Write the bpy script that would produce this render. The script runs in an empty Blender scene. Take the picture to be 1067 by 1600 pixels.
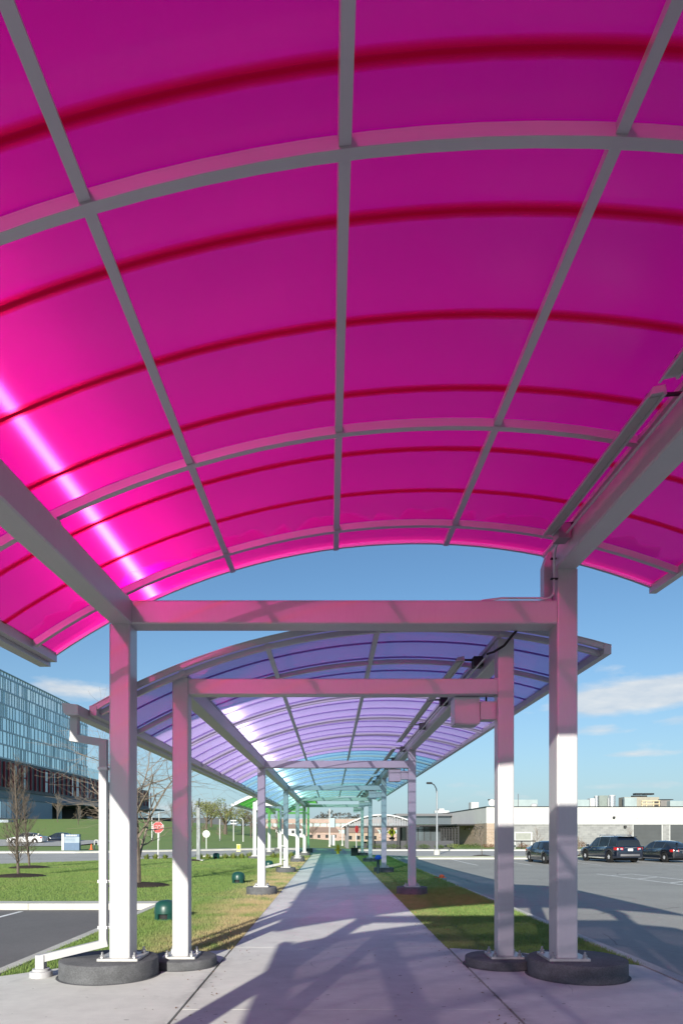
import bpy, math, random
import numpy as np
from mathutils import Vector, Matrix, noise as mnoise
random.seed(7)
C = bpy.context.scene.collection
SC = bpy.context.scene
R = math.radians

# ------------------------------------------------------------------ camera, sky, sun, exposure
EYE = 1.64
cam_d = bpy.data.cameras.new('camera'); cam = bpy.data.objects.new('camera', cam_d); C.objects.link(cam)
cam.location = (0, 0, EYE); cam.rotation_euler = (R(90), 0, 0)
cam_d.sensor_fit = 'HORIZONTAL'; cam_d.sensor_width = 24; cam_d.lens = 24
cam_d.shift_x = 0.015; cam_d.shift_y = 0.4686
cam_d.clip_start = 0.05; cam_d.clip_end = 6000
SC.camera = cam

SUN_TO = Vector((-0.26, -1.0, 0.345)).normalized()
elev = math.asin(SUN_TO.z)
sun_d = bpy.data.lights.new('sun', 'SUN'); sun = bpy.data.objects.new('sun', sun_d); C.objects.link(sun)
sun.rotation_euler = SUN_TO.to_track_quat('Z', 'Y').to_euler()
sun_d.energy = 4.3; sun_d.angle = R(0.53); sun_d.color = (1.0, 0.95, 0.85)

world = bpy.data.worlds.new('World'); SC.world = world; world.use_nodes = True
SKY_STRENGTH = 0.10
SC.view_settings.view_transform = 'Standard'; SC.view_settings.look = 'None'
SC.view_settings.gamma = 1; SC.view_settings.use_curve_mapping = False
SC.view_settings.exposure = 0.70
SC.render.engine = 'CYCLES'
cy = SC.cycles
cy.use_denoising = True
cy.max_bounces = 8; cy.diffuse_bounces = 4; cy.glossy_bounces = 3; cy.transmission_bounces = 6
cy.transparent_max_bounces = 128
cy.sample_clamp_indirect = 6.0; cy.caustics_reflective = False; cy.caustics_refractive = True


class N:
    """small node-graph helper"""
    def __init__(s, tree):
        s.t = tree; s.n = tree.nodes; s.l = tree.links
    def put(s, inp, v):
        if v is None: return
        if isinstance(v, bpy.types.NodeSocket): s.l.new(v, inp)
        else:
            if hasattr(inp, 'default_value'):
                try: inp.default_value = v
                except Exception:
                    inp.default_value = tuple(v) + (1,) if len(v) == 3 else v
    def node(s, typ, ins=None, **kw):
        n = s.n.new(typ)
        for k, v in kw.items(): setattr(n, k, v)
        for k, v in (ins or {}).items(): s.put(n.inputs[k], v)
        return n
    def m(s, op, a, b=None, c=None, clamp=False):
        n = s.n.new('ShaderNodeMath'); n.operation = op; n.use_clamp = clamp
        s.put(n.inputs[0], a); s.put(n.inputs[1], b); s.put(n.inputs[2], c)
        return n.outputs[0]
    def v(s, op, a, b=None):
        n = s.n.new('ShaderNodeVectorMath'); n.operation = op
        if op == 'SCALE': n.inputs['Scale'].default_value = 0.35
        s.put(n.inputs[0], a); s.put(n.inputs[1], b)
        return n.outputs[1] if op in ('DOT_PRODUCT', 'LENGTH') else n.outputs[0]
    def noise(s, vec, scale, detail=3, rough=0.5, dist=0.0):
        n = s.node('ShaderNodeTexNoise', {'Scale': scale, 'Detail': detail, 'Roughness': rough, 'Distortion': dist})
        if vec is not None: s.l.new(vec, n.inputs['Vector'])
        return n.outputs['Fac']
    def ramp(s, fac, a, b, lo=0.0, hi=1.0):
        n = s.node('ShaderNodeMapRange', {'Value': fac, 'From Min': a, 'From Max': b, 'To Min': lo, 'To Max': hi})
        n.clamp = True
        return n.outputs[0]
    def mix(s, f, a, b, mode='MIX'):
        n = s.n.new('ShaderNodeMix'); n.data_type = 'RGBA'; n.blend_type = mode
        s.put(n.inputs[0], f); s.put(n.inputs[6], c4(a)); s.put(n.inputs[7], c4(b))
        return n.outputs[2]
    def scale(s, vec, k):
        n = s.n.new('ShaderNodeMapping'); s.l.new(vec, n.inputs[0]); n.inputs['Scale'].default_value = k
        return n.outputs[0]

def c4(c):
    if isinstance(c, bpy.types.NodeSocket): return c
    return tuple(c) + (1,) if len(c) == 3 else tuple(c)

def build_world():
    g = N(world.node_tree); g.n.clear()
    out = g.n.new('ShaderNodeOutputWorld'); bg = g.n.new('ShaderNodeBackground')
    sky = g.node('ShaderNodeTexSky', sky_type='NISHITA')
    sky.sun_disc = False; sky.sun_elevation = elev
    sky.sun_rotation = math.atan2(SUN_TO.x, SUN_TO.y)
    sky.altitude = 250; sky.air_density = 1.0; sky.dust_density = 0.6; sky.ozone_density = 1.6
    tc = g.n.new('ShaderNodeTexCoord')
    d = tc.outputs['Generated']
    sep = g.node('ShaderNodeSeparateXYZ', {0: d})
    x, y, z = sep.outputs
    az = g.m('ARCTAN2', x, y); el = g.m('ARCSINE', z)
    # deepen the low sky slightly towards the hazy pale blue of the photograph
    comb = g.node('ShaderNodeCombineXYZ', {0: g.m('MULTIPLY', az, 1.0), 1: g.m('MULTIPLY', el, 3.4), 2: 0.0}).outputs[0]
    n1 = g.noise(comb, 4.2, 6, 0.55, 0.15)
    n2 = g.noise(comb, 13.0, 5, 0.6, 0.1)
    base = g.m('ADD', g.m('MULTIPLY', n1, 0.72), g.m('MULTIPLY', n2, 0.28))
    def px(X, Y, rx, ry, k):
        a0 = math.atan2((X-517.5), 1067.0); e0 = math.atan2(1300-Y, math.hypot(1067, X-517.5))
        sx = rx/1067.0*math.cos(a0)**2; sy = ry/1067.0*math.cos(a0)
        u = g.m('DIVIDE', g.m('SUBTRACT', az, a0), sx); w = g.m('DIVIDE', g.m('SUBTRACT', el, e0), sy)
        q = g.m('ADD', g.m('MULTIPLY', u, u), g.m('MULTIPLY', w, w))
        return g.m('MULTIPLY', g.m('EXPONENT', g.m('MULTIPLY', q, -1.0)), k)
    bumps = None
    for a in [(990, 1088, 105, 24, .42), (1070, 1078, 60, 26, .2), (925, 1100, 40, 16, .18), (95, 1074, 80, 17, .25), (205, 1100, 45, 10, .1),
              (930, 1142, 55, 9, .2), (1060, 1128, 40, 12, .17), (975, 1180, 75, 6, .17), (990, 1228, 110, 9, .22),
              (720, 1226, 45, 8, .14), (670, 1250, 90, 12, .1), (860, 1155, 30, 6, .1), (740, 1155, 40, 6, .08), (330, 1262, 80, 10, .1)]:
        b = px(*a); bumps = b if bumps is None else g.m('ADD', bumps, b)
    low = g.ramp(el, 0.02, 0.5, 0.05, -0.06)
    cov = g.m('ADD', g.m('ADD', base, bumps), low)
    mask = g.m('MULTIPLY', g.ramp(cov, 0.63, 0.80), g.ramp(el, -0.01, 0.02))
    col = g.mix(1.0, sky.outputs[0], (0.53, 0.70, 0.81), 'MULTIPLY')
    # haze near the horizon
    hz = g.m('POWER', g.m('SUBTRACT', 1.0, g.ramp(el, 0.0, 0.40)), 2.4)
    col = g.mix(g.m('MULTIPLY', hz, 0.85), col, (2.45, 3.3, 4.15))
    shade = g.mix(g.ramp(n2, 0.3, 0.65), (3.5, 4.0, 4.6), (5.0, 5.1, 5.15))
    col = g.mix(g.m('MULTIPLY', mask, 0.85), col, shade)
    g.put(bg.inputs[0], col); bg.inputs[1].default_value = SKY_STRENGTH
    g.l.new(bg.outputs[0], out.inputs[0])
build_world()

# ------------------------------------------------------------------ materials
def mat_new(name):
    m = bpy.data.materials.new(name); m.use_nodes = True
    g = N(m.node_tree); g.n.clear()
    out = g.n.new('ShaderNodeOutputMaterial')
    return m, g, out
MATS = {}
def pbr(name, col, rough=0.6, metal=0.0, var=0.12, vscale=3.0, spec=0.4, bump=0.0, bscale=60.0, stretch=(1, 1, 1), fine=0.0, fscale=120.0, coat=0.0):
    """procedural principled paint / stone: broad tone variation, fine grain, optional bump"""
    if name in MATS: return MATS[name]
    m, g, out = mat_new(name)
    p = g.n.new('ShaderNodeBsdfPrincipled'); g.l.new(p.outputs[0], out.inputs[0])
    geo = g.n.new('ShaderNodeNewGeometry'); pos = g.scale(geo.outputs['Position'], stretch)
    n = g.noise(pos, vscale, 4, 0.6)
    k = g.ramp(n, 0.25, 0.75, 1-var, 1+var)
    if fine:
        k = g.m('MULTIPLY', k, g.ramp(g.noise(pos, fscale, 2, 0.6), 0.3, 0.7, 1-fine, 1+fine))
    vm = g.n.new('ShaderNodeVectorMath'); vm.operation = 'SCALE'
    vm.inputs[0].default_value = col; g.l.new(k, vm.inputs['Scale'])
    g.l.new(vm.outputs[0], p.inputs['Base Color'])
    p.inputs['Roughness'].default_value = rough; p.inputs['Metallic'].default_value = metal
    g.l.new(g.ramp(n, 0.2, 0.8, max(0.02, rough-0.07), min(1, rough+0.07)), p.inputs['Roughness'])
    p.inputs['Specular IOR Level'].default_value = spec
    if coat: p.inputs['Coat Weight'].default_value = coat; p.inputs['Coat Roughness'].default_value = 0.04
    if bump:
        b = g.node('ShaderNodeBump', {'Strength': bump, 'Distance': 0.01, 'Height': g.noise(pos, bscale, 4, 0.65)})
        g.l.new(b.outputs[0], p.inputs['Normal'])
    MATS[name] = m
    return m

M_STEEL = pbr('brushed painted aluminium', (0.53, 0.535, 0.54), 0.42, 0.1, 0.05, 1.3, 0.5, 0.02, 300, (1, 1, 0.2), 0.02, 40)
M_RIB = pbr('satin aluminium rib', (0.55, 0.55, 0.56), 0.42, 0.2, 0.05, 1.3, 0.5)
M_WHITE_TUBE = pbr('white downspout metal', (0.47, 0.47, 0.475), 0.4, 0.0, 0.04, 2.0)
M_FOOT = pbr('dark weathered concrete', (0.115, 0.118, 0.124), 0.85, 0, 0.28, 5, 0.25, 0.5, 90, (1, 1, 1.6), 0.22, 60)
M_PLATE = pbr('galvanised steel plate', (0.52, 0.51, 0.49), 0.45, 0.45, 0.15, 14)
M_BOLT = pbr('zinc bolt', (0.42, 0.42, 0.43), 0.35, 0.8, 0.1, 20)
M_KERB = pbr('pale kerb concrete', (0.55, 0.54, 0.49), 0.85, 0, 0.15, 1.5, 0.2, 0.3, 50, (1, 1, 1), 0.1, 40)
M_LINE = pbr('white road paint', (0.80, 0.80, 0.78), 0.7, 0, 0.18, 3, 0.3, 0, 10, (1, 1, 1), 0.15, 25)
M_DARK = pbr('dark bronze metal', (0.035, 0.035, 0.038), 0.5, 0.2, 0.15, 3)
M_GLASSY = pbr('dark tinted glass', (0.02, 0.025, 0.03), 0.06, 0, 0.1, 1, 0.9)
M_WHITE = pbr('white painted metal', (0.55, 0.55, 0.545), 0.5, 0, 0.04, 2)
M_BARK = pbr('grey brown bark', (0.13, 0.105, 0.085), 0.9, 0, 0.35, 9, 0.15, 0.5, 60)
M_BARKPALE = pbr('pale bark twigs', (0.24, 0.195, 0.155), 0.9, 0, 0.3, 9, 0.15)
M_MULCH = pbr('dark shredded mulch', (0.06, 0.045, 0.038), 0.95, 0, 0.4, 16, 0.1, 1.0, 50, (1, 1, 1), 0.4, 50)
M_RUBBER = pbr('tyre rubber', (0.018, 0.018, 0.019), 0.8, 0, 0.1, 8, 0.3)
M_RIM = pbr('alloy rim', (0.66, 0.66, 0.68), 0.35, 0.3, 0.06, 8)
M_BLACKPAINT = pbr('black car paint', (0.010, 0.012, 0.018), 0.16, 0.0, 0.1, 2, 0.7, coat=1.0)
M_BLUEPAINT = pbr('midnight blue car paint', (0.008, 0.013, 0.028), 0.16, 0.0, 0.1, 2, 0.7, coat=1.0)
M_WHITEPAINT = pbr('white car paint', (0.72, 0.72, 0.72), 0.2, 0.0, 0.04, 2, 0.6, coat=0.8)
M_TRIM = pbr('grey plastic trim', (0.14, 0.14, 0.15), 0.5, 0, 0.1, 6)
M_CHROME = pbr('chrome trim', (0.75, 0.75, 0.76), 0.12, 1.0, 0.04, 6)
M_REDLENS = pbr('red lamp lens', (0.52, 0.02, 0.02), 0.15, 0, 0.1, 6, 0.7)
M_CLEARLENS = pbr('clear lamp lens', (0.7, 0.7, 0.72), 0.1, 0, 0.1, 6, 0.8)
M_PLATEW = pbr('licence plate white', (0.7, 0.7, 0.72), 0.4, 0, 0.1, 6)
M_GREENBOX = pbr('green moulded plastic', (0.010, 0.062, 0.048), 0.38, 0, 0.15, 4, 0.5)
M_ORANGE = pbr('orange plastic', (0.80, 0.15, 0.05), 0.6, 0, 0.1, 8)
M_YELLOW = pbr('hydrant yellow paint', (0.72, 0.50, 0.02), 0.45, 0, 0.1, 8)
M_SIGNYEL = pbr('fluorescent yellow sign', (0.72, 0.78, 0.03), 0.5, 0, 0.05, 5)
M_SIGNRED = pbr('stop sign red', (0.62, 0.025, 0.03), 0.45, 0, 0.06, 5)
M_BLUE = pbr('bright blue cap', (0.01, 0.12, 0.62), 0.4, 0, 0.1, 5)
M_BLACK = pbr('black matt', (0.015, 0.015, 0.016), 0.7, 0, 0.1, 5)
M_SIGNBLUE = pbr('slate blue sign panel', (0.10, 0.16, 0.26), 0.5, 0, 0.08, 3)
M_SIGNGREY = pbr('pale grey sign panel', (0.30, 0.36, 0.42), 0.5, 0, 0.08, 3)

def canopy_mat(name, col, clear, glossy=0.05, tcol=None, haze=0.3, hcol=None, ior=1.45, hr=0.7):
    """coloured multiwall plastic sheet: mostly scattering, partly see-through, satin underside"""
    m, g, out = mat_new(name)
    geo = g.n.new('ShaderNodeNewGeometry')
    pos = geo.outputs['Position']
    flute = g.noise(g.scale(pos, (0.35, 26.0, 0.35)), 2.0, 3, 0.6)
    blot = g.noise(pos, 0.9, 3, 0.5)
    k = g.m('MULTIPLY', g.ramp(flute, 0.25, 0.75, 0.95, 1.05), g.ramp(blot, 0.2, 0.8, 0.94, 1.06))
    vm = g.n.new('ShaderNodeVectorMath'); vm.operation = 'SCALE'; vm.inputs[0].default_value = col; g.l.new(k, vm.inputs['Scale'])
    tr = g.n.new('ShaderNodeBsdfTranslucent'); g.l.new(vm.outputs[0], tr.inputs[0])
    df = g.node('ShaderNodeBsdfDiffuse', {0: c4([c*0.6 for c in col])})
    tp = g.n.new('ShaderNodeBsdfTransparent'); tp.inputs[0].default_value = c4(tcol or [min(1, c*1.25) for c in col])
    gl = g.node('ShaderNodeBsdfAnisotropic', {'Color': (1, 1, 1, 1), 'Roughness': 0.22})
    s0 = g.node('ShaderNodeMixShader', {0: 0.12}); g.l.new(tr.outputs[0], s0.inputs[1]); g.l.new(df.outputs[0], s0.inputs[2])
    rf = g.node('ShaderNodeBsdfRefraction', {'Color': c4(hcol or col), 'Roughness': hr, 'IOR': ior}, distribution='GGX')
    inv = g.m('ADD', g.m('MULTIPLY', geo.outputs['Backfacing'], 0.0), ior); g.put(rf.inputs['IOR'], inv)
    sh_ = g.node('ShaderNodeMixShader', {0: haze}); g.l.new(s0.outputs[0], sh_.inputs[1]); g.l.new(rf.outputs[0], sh_.inputs[2]); s0 = sh_
    s1 = g.node('ShaderNodeMixShader', {0: clear}); g.l.new(s0.outputs[0], s1.inputs[1]); g.l.new(tp.outputs[0], s1.inputs[2])
    fr = g.node('ShaderNodeFresnel', {'IOR': 1.45})
    s2 = g.n.new('ShaderNodeMixShader'); g.put(s2.inputs[0], g.m('MULTIPLY', fr.outputs[0], glossy))
    g.l.new(s1.outputs[0], s2.inputs[1]); g.l.new(gl.outputs[0], s2.inputs[2])
    g.l.new(s2.outputs[0], out.inputs[0])
    return m

def web_mat(name, xc, zc, amount, lobes):
    """thin internal webs of the multiwall sheet: glossy across the flute direction"""
    m, g, out = mat_new(name)
    geo = g.n.new('ShaderNodeNewGeometry')
    sp = g.node('ShaderNodeSeparateXYZ', {0: geo.outputs['Position']})
    rx = g.m('SUBTRACT', sp.outputs[0], xc); rz = g.m('SUBTRACT', sp.outputs[2], zc)
    ca, sa = math.cos(R(WEB_TILT)), math.sin(R(WEB_TILT))
    tan = g.node('ShaderNodeCombineXYZ', {0: g.m('ADD', g.m('MULTIPLY', rz, ca), g.m('MULTIPLY', rx, sa)), 1: 0.0,
                                          2: g.m('ADD', g.m('MULTIPLY', rx, -ca), g.m('MULTIPLY', rz, sa))})
    tn = g.v('NORMALIZE', tan.outputs[0])
    sh = []
    for rough, an, cc in lobes:
        gl = g.node('ShaderNodeBsdfAnisotropic', {'Color': c4(cc), 'Roughness': rough, 'Anisotropy': an, 'Rotation': 0.0})
        g.l.new(tn, gl.inputs['Tangent']); sh.append(gl)
    m0 = g.node('ShaderNodeMixShader', {0: 0.22}); g.l.new(sh[0].outputs[0], m0.inputs[1]); g.l.new(sh[1].outputs[0], m0.inputs[2])
    mx = g.node('ShaderNodeMixShader', {0: 0.60}); g.l.new(m0.outputs[0], mx.inputs[1]); g.l.new(sh[2].outputs[0], mx.inputs[2])
    tp = g.n.new('ShaderNodeBsdfTransparent')
    m2 = g.node('ShaderNodeMixShader', {0: amount}); g.l.new(tp.outputs[0], m2.inputs[1]); g.l.new(mx.outputs[0], m2.inputs[2])
    g.l.new(m2.outputs[0], out.inputs[0])
    return m
WEB_TILT = 13.2

MAGENTA = canopy_mat('magenta plastic sheet', (0.14, 0.0, 0.19), 0.22, tcol=(1.0, 0.07, 0.44), haze=0.7, hcol=(1.0, 0.0, 0.40), ior=1.04, hr=1.0)
PURPLE = canopy_mat('purple plastic sheet', (0.84, 0.54, 1.0), 0.28, tcol=(0.74, 0.66, 0.99))
PLUM = canopy_mat('lilac plastic sheet', (0.74, 0.53, 0.80), 0.17, tcol=(0.78, 0.62, 0.82))
BLUE = canopy_mat('blue plastic sheet', (0.34, 0.82, 1.0), 0.30, tcol=(0.48, 0.80, 0.98))
TEAL = canopy_mat('teal plastic sheet', (0.36, 0.98, 0.88), 0.30, tcol=(0.50, 0.93, 0.84))
GREEN = canopy_mat('green plastic sheet', (0.16, 0.72, 0.10), 0.30)
def joint_mat(name, col, t=0.7):
    m, g, out = mat_new(name)
    tr = g.node('ShaderNodeBsdfTranslucent', {0: c4(col)}); df = g.node('ShaderNodeBsdfDiffuse', {0: c4(col)})
    mx = g.node('ShaderNodeMixShader', {0: 1-t}); g.l.new(tr.outputs[0], mx.inputs[1]); g.l.new(df.outputs[0], mx.inputs[2])
    g.l.new(mx.outputs[0], out.inputs[0]); return m
J_MAG = joint_mat('magenta joint strip', (0.80, 0.0, 0.18), .90)
J_FLANGE, g_, o_ = mat_new('clear red gasket'); g_.l.new(g_.node('ShaderNodeBsdfTransparent', {0: (0.965, 0.8, 0.76, 1)}).outputs[0], o_.inputs[0])
J_PUR = joint_mat('purple joint strip', (0.42, 0.26, 0.72))
J_BLU = joint_mat('blue joint strip', (0.14, 0.42, 0.68))
J_TEA = joint_mat('teal joint strip', (0.14, 0.52, 0.46))
J_GRE = joint_mat('green joint strip', (0.06, 0.35, 0.05))

def concrete_mat():
    m, g, out = mat_new('broom finished concrete')
    p = g.n.new('ShaderNodeBsdfPrincipled'); g.l.new(p.outputs[0], out.inputs[0])
    geo = g.n.new('ShaderNodeNewGeometry'); pos = geo.outputs['Position']
    oi = g.n.new('ShaderNodeObjectInfo')
    broom = g.noise(g.scale(pos, (0.7, 55, 1)), 2.0, 4, 0.6)
    blot = g.noise(pos, 0.7, 5, 0.62); blot2 = g.noise(pos, 5.0, 4, 0.6); fine = g.noise(pos, 170, 2, 0.6)
    k = g.ramp(blot, 0.28, 0.72, 0.88, 1.10)
    k = g.m('MULTIPLY', k, g.ramp(blot2, 0.3, 0.7, 0.94, 1.05))
    k = g.m('MULTIPLY', k, g.ramp(broom, 0.25, 0.75, 0.93, 1.05))
    k = g.m('MULTIPLY', k, g.ramp(fine, 0.3, 0.7, 0.92, 1.07))
    k = g.m('MULTIPLY', k, g.ramp(oi.outputs['Random'], 0, 1, 0.95, 1.04))
    sp_ = g.node('ShaderNodeSeparateXYZ', {0: pos})
    ex = g.m('ABSOLUTE', g.m('SUBTRACT', g.m('ABSOLUTE', g.m('SUBTRACT', sp_.outputs[0], 0.13)), 1.515))
    soil = g.m('MULTIPLY', g.ramp(ex, 0.0, 0.16, 1.0, 0.0), g.ramp(g.noise(pos, 2.6, 4, 0.65), 0.42, 0.66))
    k = g.m('MULTIPLY', k, g.m('SUBTRACT', 1.0, g.m('MULTIPLY', soil, 0.38)))
    stn = g.ramp(g.noise(pos, 1.7, 5, 0.7, 0.6), 0.60, 0.74)
    k = g.m('MULTIPLY', k, g.m('SUBTRACT', 1.0, g.m('MULTIPLY', stn, 0.13)))
    vo = g.node('ShaderNodeTexVoronoi', {'Scale': 0.33}, feature='DISTANCE_TO_EDGE')
    wv = g.v('ADD', pos, g.v('SCALE', g.node('ShaderNodeTexNoise', {'Vector': pos, 'Scale': 2.2, 'Detail': 4}).outputs['Color'])) 
    g.l.new(wv, vo.inputs['Vector'])
    crack = g.m('MULTIPLY', g.ramp(vo.outputs['Distance'], 0.0, 0.0022, 1.0, 0.0), g.ramp(g.noise(pos, 0.45, 2, 0.5), 0.56, 0.60))
    k = g.m('MULTIPLY', k, g.m('SUBTRACT', 1.0, g.m('MULTIPLY', crack, 0.5)))
    spot = g.ramp(g.noise(pos, 11.0, 1, 0.3), 0.755, 0.775)
    k = g.m('MULTIPLY', k, g.m('SUBTRACT', 1.0, g.m('MULTIPLY', spot, 0.35)))
    vm = g.n.new('ShaderNodeVectorMath'); vm.operation = 'SCALE'; vm.inputs[0].default_value = (0.66, 0.66, 0.61); g.l.new(k, vm.inputs['Scale'])
    g.l.new(vm.outputs[0], p.inputs['Base Color']); p.inputs['Roughness'].default_value = 0.85
    p.inputs['Specular IOR Level'].default_value = 0.25
    h = g.m('ADD', g.m('MULTIPLY', broom, 0.7), g.m('MULTIPLY', fine, 0.3))
    b = g.node('ShaderNodeBump', {'Strength': 0.35, 'Distance': 0.006, 'Height': h}); g.l.new(b.outputs[0], p.inputs['Normal'])
    return m
M_CONC = concrete_mat()

def asphalt_mat(name, base):
    m, g, out = mat_new(name)
    p = g.n.new('ShaderNodeBsdfPrincipled'); g.l.new(p.outputs[0], out.inputs[0])
    geo = g.n.new('ShaderNodeNewGeometry'); pos = geo.outputs['Position']
    k = g.ramp(g.noise(pos, 0.35, 4, 0.6), 0.3, 0.7, 0.88, 1.10)
    k = g.m('MULTIPLY', k, g.ramp(g.noise(pos, 85, 2, 0.7), 0.25, 0.75, 0.6, 1.42))
    k = g.m('MULTIPLY', k, g.ramp(g.noise(pos, 12, 3, 0.6), 0.3, 0.7, 0.93, 1.06))
    vo = g.node('ShaderNodeTexVoronoi', {'Scale': 0.16}, feature='DISTANCE_TO_EDGE')
    wv = g.v('ADD', pos, g.v('SCALE', g.node('ShaderNodeTexNoise', {'Vector': pos, 'Scale': 0.9, 'Detail': 5}).outputs['Color']))
    g.l.new(wv, vo.inputs['Vector'])
    crack = g.m('MULTIPLY', g.ramp(vo.outputs['Distance'], 0.0, 0.004, 1.0, 0.0), g.ramp(g.noise(pos, 0.2, 2, 0.5), 0.5, 0.55))
    k = g.m('MULTIPLY', k, g.m('SUBTRACT', 1.0, g.m('MULTIPLY', crack, 0.4)))
    stain = g.ramp(g.noise(g.scale(pos, (1, 0.5, 1)), 1.3, 3, 0.5), 0.68, 0.74)
    k = g.m('MULTIPLY', k, g.m('SUBTRACT', 1.0, g.m('MULTIPLY', stain, 0.25)))
    vm = g.n.new('ShaderNodeVectorMath'); vm.operation = 'SCALE'; vm.inputs[0].default_value = base; g.l.new(k, vm.inputs['Scale'])
    g.l.new(vm.outputs[0], p.inputs['Base Color']); p.inputs['Roughness'].default_value = 0.8
    b = g.node('ShaderNodeBump', {'Strength': 0.5, 'Distance': 0.006, 'Height': g.noise(pos, 85, 2, 0.7)}); g.l.new(b.outputs[0], p.inputs['Normal'])
    return m
M_ASPH = asphalt_mat('parking asphalt', (0.345, 0.335, 0.305))
M_ROAD = asphalt_mat('road asphalt', (0.42, 0.41, 0.385))
M_ASPH2 = asphalt_mat('older asphalt', (0.165, 0.155, 0.15))

def grass_colour(g, pos, blades=False):
    n1 = g.noise(pos, 0.55, 4, 0.6); n2 = g.noise(pos, 4.5, 4, 0.65); n3 = g.noise(pos, 60, 2, 0.6)
    col = g.mix(g.ramp(n2, 0.3, 0.7), (0.11, 0.22, 0.05), (0.22, 0.34, 0.10))
    col = g.mix(g.ramp(n3, 0.35, 0.75, 0, 0.6), col, (0.32, 0.31, 0.12))
    col = g.mix(g.ramp(n1, 0.5, 0.7, 0, 0.35), col, (0.33, 0.29, 0.13))
    sp = g.node('ShaderNodeSeparateXYZ', {0: pos})
    x, y = sp.outputs[0], sp.outputs[1]
    # straw-coloured worn turf along the left edge of the walk
    near = g.m('MULTIPLY', g.ramp(x, -3.0, -1.9), g.ramp(x, -1.2, -1.3))
    near2 = g.m('MULTIPLY', g.ramp(x, 2.3, 1.9), g.ramp(x, 1.55, 1.62))
    lim = g.m('MULTIPLY', g.ramp(y, 46, 40), g.ramp(y, 8, 9))
    patch = g.ramp(g.noise(pos, 1.1, 4, 0.6), 0.34, 0.52)
    f = g.m('MULTIPLY', g.m('MULTIPLY', g.m('ADD', near, g.m('MULTIPLY', near2, 0.3)), lim), patch)
    col = g.mix(g.m('MULTIPLY', f, 0.88), col, g.mix(n3, (0.44, 0.33, 0.19), (0.58, 0.46, 0.28)))
    return col
def grass_mat(name, blades=False):
    m, g, out = mat_new(name)
    p = g.n.new('ShaderNodeBsdfPrincipled')
    geo = g.n.new('ShaderNodeNewGeometry'); pos = geo.outputs['Position']
    col = grass_colour(g, pos)
    if blades:
        col = g.mix(1.0, col, (1.15, 1.15, 1.1), 'MULTIPLY')
    g.put(p.inputs['Base Color'], col); p.inputs['Roughness'].default_value = 0.75
    p.inputs['Specular IOR Level'].default_value = 0.2
    if not blades:
        h = g.m('ADD', g.noise(pos, 45, 3, 0.7), g.m('MULTIPLY', g.noise(pos, 7, 3, 0.6), 1.2))
        b = g.node('ShaderNodeBump', {'Strength': 0.4, 'Distance': 0.02, 'Height': h}); g.l.new(b.outputs[0], p.inputs['Normal'])
        g.l.new(p.outputs[0], out.inputs[0])
    else:
        tr = g.node('ShaderNodeBsdfTranslucent'); g.put(tr.inputs[0], col)
        mx = g.node('ShaderNodeMixShader', {0: 0.3}); g.l.new(p.outputs[0], mx.inputs[1]); g.l.new(tr.outputs[0], mx.inputs[2])
        g.l.new(mx.outputs[0], out.inputs[0])
    return m
M_GRASS = grass_mat('lawn turf'); M_BLADE = grass_mat('grass blades', True)

def brick_mat(name, c1, c2, mortar, sx=4.0, sy=13.0):
    m, g, out = mat_new(name)
    p = g.n.new('ShaderNodeBsdfPrincipled'); g.l.new(p.outputs[0], out.inputs[0])
    geo = g.n.new('ShaderNodeNewGeometry')
    sp = g.node('ShaderNodeSeparateXYZ', {0: geo.outputs['Position']})
    uv = g.node('ShaderNodeCombineXYZ', {0: g.m('ADD', sp.outputs[0], sp.outputs[1]), 1: sp.outputs[2], 2: 0.0})
    b = g.node('ShaderNodeTexBrick', {'Color1': c4(c1), 'Color2': c4(c2), 'Mortar': c4(mortar), 'Scale': 1.0, 'Mortar Size': 0.012,
                                      'Brick Width': 1/sx, 'Row Height': 1/sy})
    g.l.new(uv.outputs[0], b.inputs['Vector'])
    col = g.mix(1.0, b.outputs[0], g.mix(g.noise(uv.outputs[0], 0.8, 4, 0.6), (0.82, 0.82, 0.82), (1.15, 1.15, 1.15)), 'MULTIPLY')
    g.put(p.inputs['Base Color'], col); p.inputs['Roughness'].default_value = 0.85
    return m
M_BRICK_BEIGE = brick_mat('beige brick', (0.42, 0.31, 0.23), (0.32, 0.23, 0.17), (0.42, 0.40, 0.36), 2.5, 5)
M_BLOCK_GREY = brick_mat('grey split block', (0.30, 0.30, 0.30), (0.22, 0.22, 0.225), (0.33, 0.33, 0.32), 1.6, 3.5)
M_OFFICE_BRICK = brick_mat('salmon brick', (0.42, 0.30, 0.26), (0.36, 0.26, 0.22), (0.5, 0.42, 0.36), 1, 3)
M_STUCCO = pbr('white stucco', (0.66, 0.65, 0.64), 0.9, 0, 0.05, 0.5, 0.2, 0.1, 20)

def glass_mat(name, tint, rough=0.05, refl=0.8, var=0.3):
    m, g, out = mat_new(name)
    p = g.n.new('ShaderNodeBsdfPrincipled'); g.l.new(p.outputs[0], out.inputs[0])
    geo = g.n.new('ShaderNodeNewGeometry'); oi = geo.outputs['Random Per Island']
    vm = g.n.new('ShaderNodeVectorMath'); vm.operation = 'SCALE'; vm.inputs[0].default_value = tint
    g.l.new(g.ramp(oi, 0, 1, 1-var, 1+var), vm.inputs['Scale'])
    g.l.new(vm.outputs[0], p.inputs['Base Color']); p.inputs['Roughness'].default_value = rough
    p.inputs['Metallic'].default_value = refl
    return m
M_HGLASS = glass_mat('blue curtain wall glass', (0.75, 0.92, 1.0), 0.15, 0.5, 0.08)
M_HGLASS_P = pbr('pale frosted window', (0.62, 0.68, 0.74), 0.3, 0.1, 0.1, 1)
M_SHOPGLASS = glass_mat('shop front glass', (0.20, 0.24, 0.27), 0.08, 0.6, 0.3)
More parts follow.
